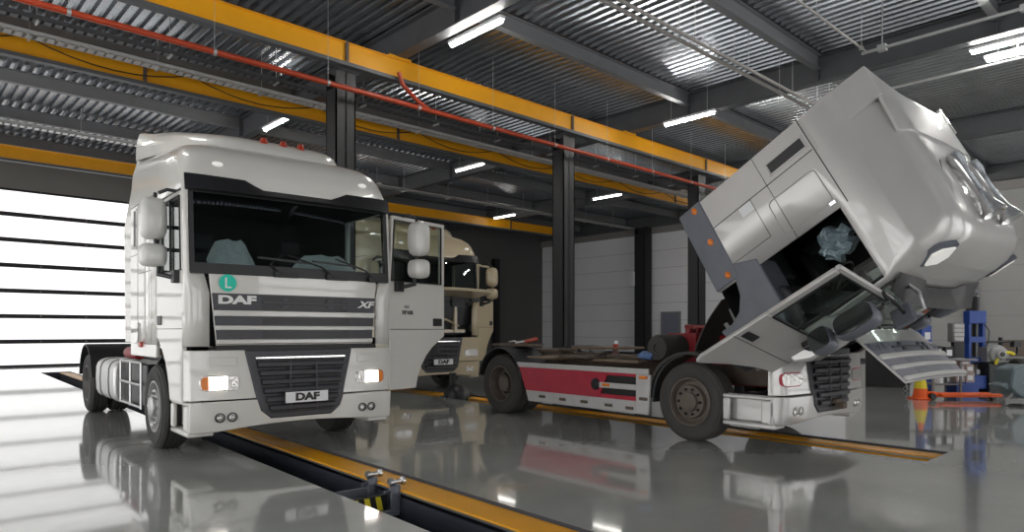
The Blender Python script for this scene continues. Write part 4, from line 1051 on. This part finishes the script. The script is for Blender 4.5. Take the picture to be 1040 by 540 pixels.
# blue press
e, d = place('hydraulic_press', 990, 399, 'blue hydraulic shop press standing before the grey wall', 'press')
b = MB()
for x in (-.27,.27): b.box(x-.05,x+.05,-.1,.1,.0,1.8)
e.scale = (.60,.8,1.0); fr = b.build('press_frame', M['blue'], e, bevel=.01)
b = MB(); b.box(-.33,.33,-.14,.14,1.62,1.92); b.build('press_head', M['blue'], e, bevel=.02)
b = MB(); b.box(-.32,.32,-.12,.12,1.18,1.32); b.build('press_table', M['blue'], e, bevel=.01)
b = MB(); b.box(-.3,.3,-.3,.3,.12,.42); b.box(-.36,-.28,-.36,.36,0,.14); b.box(.28,.36,-.36,.36,0,.14); b.build('press_base', M['blue'], e, bevel=.01)
b = MB(); b.box(-.3,.3,-.05,.05,.72,.84); b.build('press_rail', M['blue'], e)
b = MB(); b.lathe([(.10,1.9),(.10,2.25),(.06,2.27),(.06,2.36),(0,2.36)], (.05,0,0), 'z', 16); b.lathe([(.04,1.32),(.04,1.62)], (.02,0,0), 'z', 10); b.build('press_ram', M['black'], e)
b = MB(); b.tube([(.3,-.1,1.6),(.45,-.12,1.45),(.42,-.12,1.2),(.33,-.1,1.1)], .018, 8); b.build('press_hose', M['black'], e)
b = MB(); b.lathe([(0,-.13),(.06,-.13),(.06,-.1)], (.03,0,.5), 'y', 14); b.build('press_gauge', M['plate'], e)
# organiser cabinet on wall-side post
o = MB(); p = at_z(976, 397, 0); ex = rt; d0 = (p-Vector((0,0,CH))).dot(fw)+1.2
c = Vector((0,0,0))+fw*d0+rt*((976-520)/F*d0); oe = empty('parts_cabinet', (c.x,c.y,0), YAW-PI/2); tag(oe, 'grey small-parts cabinet on a black stand left of the blue press', 'cabinet')
zt = CH+(336-328)*d0/F; zb = CH+(336-347)*d0/F
o.box(-.22,.22,.0,.2,zb,zt); o.build('cabinet_case', M['grayd'], oe)
for k in range(4):
    o = MB(); h = (zt-zb-.04)/4; o.box(-.19,.19,-.03,.0,zb+.02+h*k+.01,zb+.02+h*(k+1)-.01); o.build('drawer', M['offwhite'], oe, bevel=.006)
o = MB(); o.box(-.16,.20,.02,.16,0,zb); o.build('cabinet_stand', M['black'], oe)
# workbench with things on it
e, d = place('work_table', 957, 402, 'grey metal work table with a lower shelf, right of the open hood', 'table')
b = MB(); b.box(-.6,.6,-.3,.3,.80,.84); b.build('table_top', M['grayd'], e, bevel=.006)
for x in (-.36,.24):
    for y in (-.26,.26): b = MB(); b.box(x-.02,x+.02,y-.02,y+.02,0,.8); b.build('table_leg', M['grayd'], e)
b = MB(); b.box(-.36,.3,-.26,.26,.26,.29); b.build('table_shelf', M['grayd'], e)
tb = e.matrix_basis.copy()
def on(e_, x, y, z): return (Matrix.Translation(e_.location) @ Matrix.Rotation(e_.rotation_euler.z,4,'Z')) @ Vector((x,y,z))
def smallbox(name, m, base_, x, y, z, sx, sy, sz, label, cat, lidm=None, group=None):
    q = empty(name, on(base_,x,y,z), base_.rotation_euler.z); tag(q, label, cat, group); b = MB(); b.box(-sx/2,sx/2,-sy/2,sy/2,0,sz); b.build('body', m, q, bevel=.008)
    if lidm: b = MB(); b.box(-sx*.3,sx*.3,-sy/2-.004,-sy/2,sz*.25,sz*.75); b.build('printed_label', lidm, q)
    return q
smallbox('storage_bin', M['black'], e, -.16,0,.84,.19,.25,.28,'left black bin with a white label on the grey work table','bin',M['plate'])
smallbox('storage_bin', M['black'], e, .08,0,.84,.19,.25,.26,'right black bin with a white label on the grey work table','bin',M['plate'])
jar = MB(); jar.lathe([(0,0),(.09,0),(.09,.34),(.06,.38),(.06,.42),(0,.42)], on(e,-.12,-.05,.29), 'z', 16); tag(jar.build('canister', M['plate'], None), 'white canister on the lower shelf of the grey work table', 'canister')
for k,(x,y,z,sx,sz,lb) in enumerate(((.50,.0,.30,.20,.22,'lower left printed carton beside the work table'),(.72,.0,.30,.20,.22,'lower right printed carton beside the work table'),(.50,.0,.52,.19,.18,'upper left printed carton on the carton stack'),(.71,.0,.52,.19,.18,'upper right printed carton on the carton stack'),(.6,.0,.70,.24,.08,'flat carton topmost on the carton stack'))):
    smallbox('carton', M['card'], e, x-.1,y+.1,z,sx,.22,sz,lb,'carton',M['plate'],'printed cartons')
cr = MB(); c = on(e,.52,.1,0); cr.obox(c+Vector((0,0,.15)), (.5,.35,.3), Matrix.Rotation(e.rotation_euler.z,3,'Z')); tag(cr.build('crate', M['blue'], None, bevel=.015), 'blue crate under the stack of printed cartons', 'crate')
# orange pallet truck + cone
e, d = place('pallet_truck', 973, 405, 'low orange pallet truck parked under the work table', 'pallet truck')
for x in (-.16,.16):
    b = MB(); b.bar((-.55,x-.1,.10),(.72,x-.1,.10),.16,.07); b.build('fork', M['orange'], e, bevel=.02)
b = MB(); b.box(-.66,-.5,-.2,.1,.06,.16); b.build('pump_body', M['orange'], e, bevel=.03)
for x in (-.65,.62): b = MB(); b.lathe([(0,-.22),(.06,-.22),(.07,-.2),(.07,-.12),(0,-.12)], (x,0,.07), 'y', 14); b.build('wheel', M['black'], e)
e, d = place('traffic_cone', 935, 405, 'orange traffic cone with a yellow band under the open hood', 'cone')
b = MB(); b.lathe([(.17,.03),(.155,.06),(.04,.66),(.03,.68),(0,.68)], (0,0,0), 'z', 20); b.build('cone_body', M['orange'], e)
b = MB(); b.lathe([(.126,.23),(.075,.50)], (0,0,.0), 'z', 20); 
for v in b.v: v.x *= 1.03; v.y *= 1.03
b.build('cone_band', M['hazard'], e)
b = MB(); b.box(-.19,.19,-.19,.19,0,.035); b.build('cone_base', M['orange'], e, bevel=.02)
# blue post (fluid hoist)
e, d = place('fluid_dispenser', 938, 397, 'tall blue fluid dispenser behind the orange cone', 'dispenser', .1)
b = MB(); b.box(-.13,.13,-.12,.12,0,1.58); b.build('dispenser_body', M['blue'], e, bevel=.02)
b = MB(); b.box(-.06,.08,-.13,-.12,1.25,1.42); b.box(-.08,.1,-.13,-.12,1.05,1.12); b.build('dispenser_label', M['plate'], e)
b = MB(); b.lathe([(.14,0),(.16,.02),(.16,.05),(.1,.08),(0,.08)], (0,0,0), 'z', 16); b.build('dispenser_foot', M['black'], e)
# black screen
e, d = place('screen_panel', 901, 393, 'large black panel standing on the floor behind the open hood', 'panel', -.45)
b = MB(); b.box(-.50,.50,-.04,.04,.0,1.35); b.build('panel_board', M['black'], e, bevel=.01)
for x in (-.45,.45): b = MB(); b.box(x-.05,x+.05,.04,.22,0,.04); b.build('panel_foot', M['black'], e)
# chain on floor
ch = MB(); c = at_z(922, 397, 0)
for k in range(7): a = k*.8; ch.lathe([(.05,-.012),(.062,0),(.05,.012),(.038,0)], c+Vector((.05*math.sin(a),.05*math.cos(a),.06+.055*k)), 'xyz'[k%2], 12, True)
tag(ch.build('chain', M['steel'], None), 'short steel chain hanging beside the orange cone', 'chain')
# gearbox on a stand
e, d = place('gearbox', 1009, 399.5, 'grey cast gearbox on a dark stand between the press and the scrubber', 'gearbox')
b = MB(); b.box(-.24,.42,-.2,.2,0,.72); b.box(-.26,.6,-.22,.22,0,.1); b.build('stand', M['black'], e, bevel=.02)
b = MB(); b.lathe([(.0,-.32),(.10,-.32),(.12,-.26),(.20,-.22),(.22,-.1),(.22,.2),(0,.2)], (-.02,0,.92), 'y', 20); b.box(-.24,.1,-.15,.2,.74,1.08); b.sphere((.14,-.1,.92), .13, 12, 8); b.build('casing', M['skin'], e, bevel=.02)
b = MB(); b.lathe([(0,-.34),(.05,-.34),(.06,-.31)], (-.02,0,.92), 'y', 14); b.build('shaft_bore', M['black'], e)
b = MB(); pts = [(.16+.28*math.cos(a), -.24, .66+.30*math.sin(a)) for a in [math.radians(lerp(60,175,k/10)) for k in range(11)]]; b.tube(pts, .035, 8); b.build('lifting_strap', M['hazard'], e)
b = MB(); b.lathe([(.2,-.02),(.30,.0),(.33,.06),(.30,.14),(.2,.16)], (.30,-.25,.5), 'x', 24); b.build('rubber_gaiter', M['rubber'], e)
b = MB(); b.tube([(-.15,.1,1.2),(.62,.1,1.2),(.62,.1,.9)], .025, 6); b.box(.5,.66,.02,.16,1.08,1.22); b.build('stand_arm', M['dark'], e)
# framed panels leaning on the wall
e, d = place('parts_rack', 1034, 398, 'dark rack with red and brown panels behind the scrubber', 'rack')
b = MB(); b.box(-.4,.7,.0,.1,.0,.05); b.box(-.4,-.36,0,.1,0,1.3); b.box(.28,.32,-.02,.1,0,1.2); b.box(-.4,.7,0,.1,.74,.80); b.build('rack_frame', M['black'], e)
b = MB(); b.box(-.35,.25,.02,.06,.84,1.24); b.build('red_panel', M['rust'], e)
b = MB(); b.box(.34,.7,.02,.06,.3,1.15); b.build('brown_panel', M['rust'], e)
# floor scrubber
e, d = place('floor_scrubber', 1041, 411, 'blue-grey floor scrubber with a yellow stripe at the right edge', 'scrubber')
b = MB(); b.prism([(-.48,.36),(-.42,.72),(-.18,.80),(.55,.78),(.6,.2),(-.25,.16),(-.36,.24)], lambda x,z,t: Vector((x,lerp(-.26,.26,t),z))); b.build('scrubber_body', M['scrub'], e, bevel=.04)
b = MB(); b.box(-.22,.16,-.268,-.26,.43,.46); b.build('yellow_stripe', M['hazard'], e)
b = MB(); b.prism([(-.5,.30),(-.62,.40),(-.44,.46),(-.36,.34)], lambda x,z,t: Vector((x,lerp(-.2,.2,t),z))); b.build('front_nose', M['scrub'], e, bevel=.03)
b = MB(); b.lathe([(0,-.36),(.06,-.36),(.1,-.35),(.105,-.31),(.135,-.31),(.15,-.28),(.15,-.24),(0,-.24)], (.16,0,.15), 'y', 24); wv = b.build('wheel', M['black'], e)
b = MB(); b.lathe([(.0,-.365),(.03,-.365),(.095,-.358),(.1,-.35)], (.16,0,.15), 'y', 24); b.build('hub', M['plate'], wv)
b = MB(); b.lathe([(0,-.2),(.07,-.2),(.08,-.18),(.08,-.13),(0,-.13)], (-.52,0,.08), 'y', 14); b.bar((-.52,-.16,.1),(-.35,-.16,.25),.05,.05); b.box(-.6,-.2,-.3,-.26,.06,.14); b.build('castor', M['grayd'], e)

# ------------------------------------------------------------------ world and view
wd = bpy.data.worlds.new('world'); S.world = wd; wd.use_nodes = True
wd.node_tree.nodes['Background'].inputs[0].default_value = (.75,.8,.9,1); wd.node_tree.nodes['Background'].inputs[1].default_value = .6
vs_ = S.view_settings
S.display_settings.display_device = 'sRGB'
vs_.view_transform = 'Standard'; vs_.look = 'None'; vs_.gamma = 1; vs_.exposure = 0.3; vs_.use_curve_mapping = False
S.cycles.use_denoising = True
S.cycles.max_bounces = 8; S.cycles.diffuse_bounces = 4; S.cycles.glossy_bounces = 4; S.cycles.transparent_max_bounces = 12
S.cycles.sample_clamp_indirect = 8
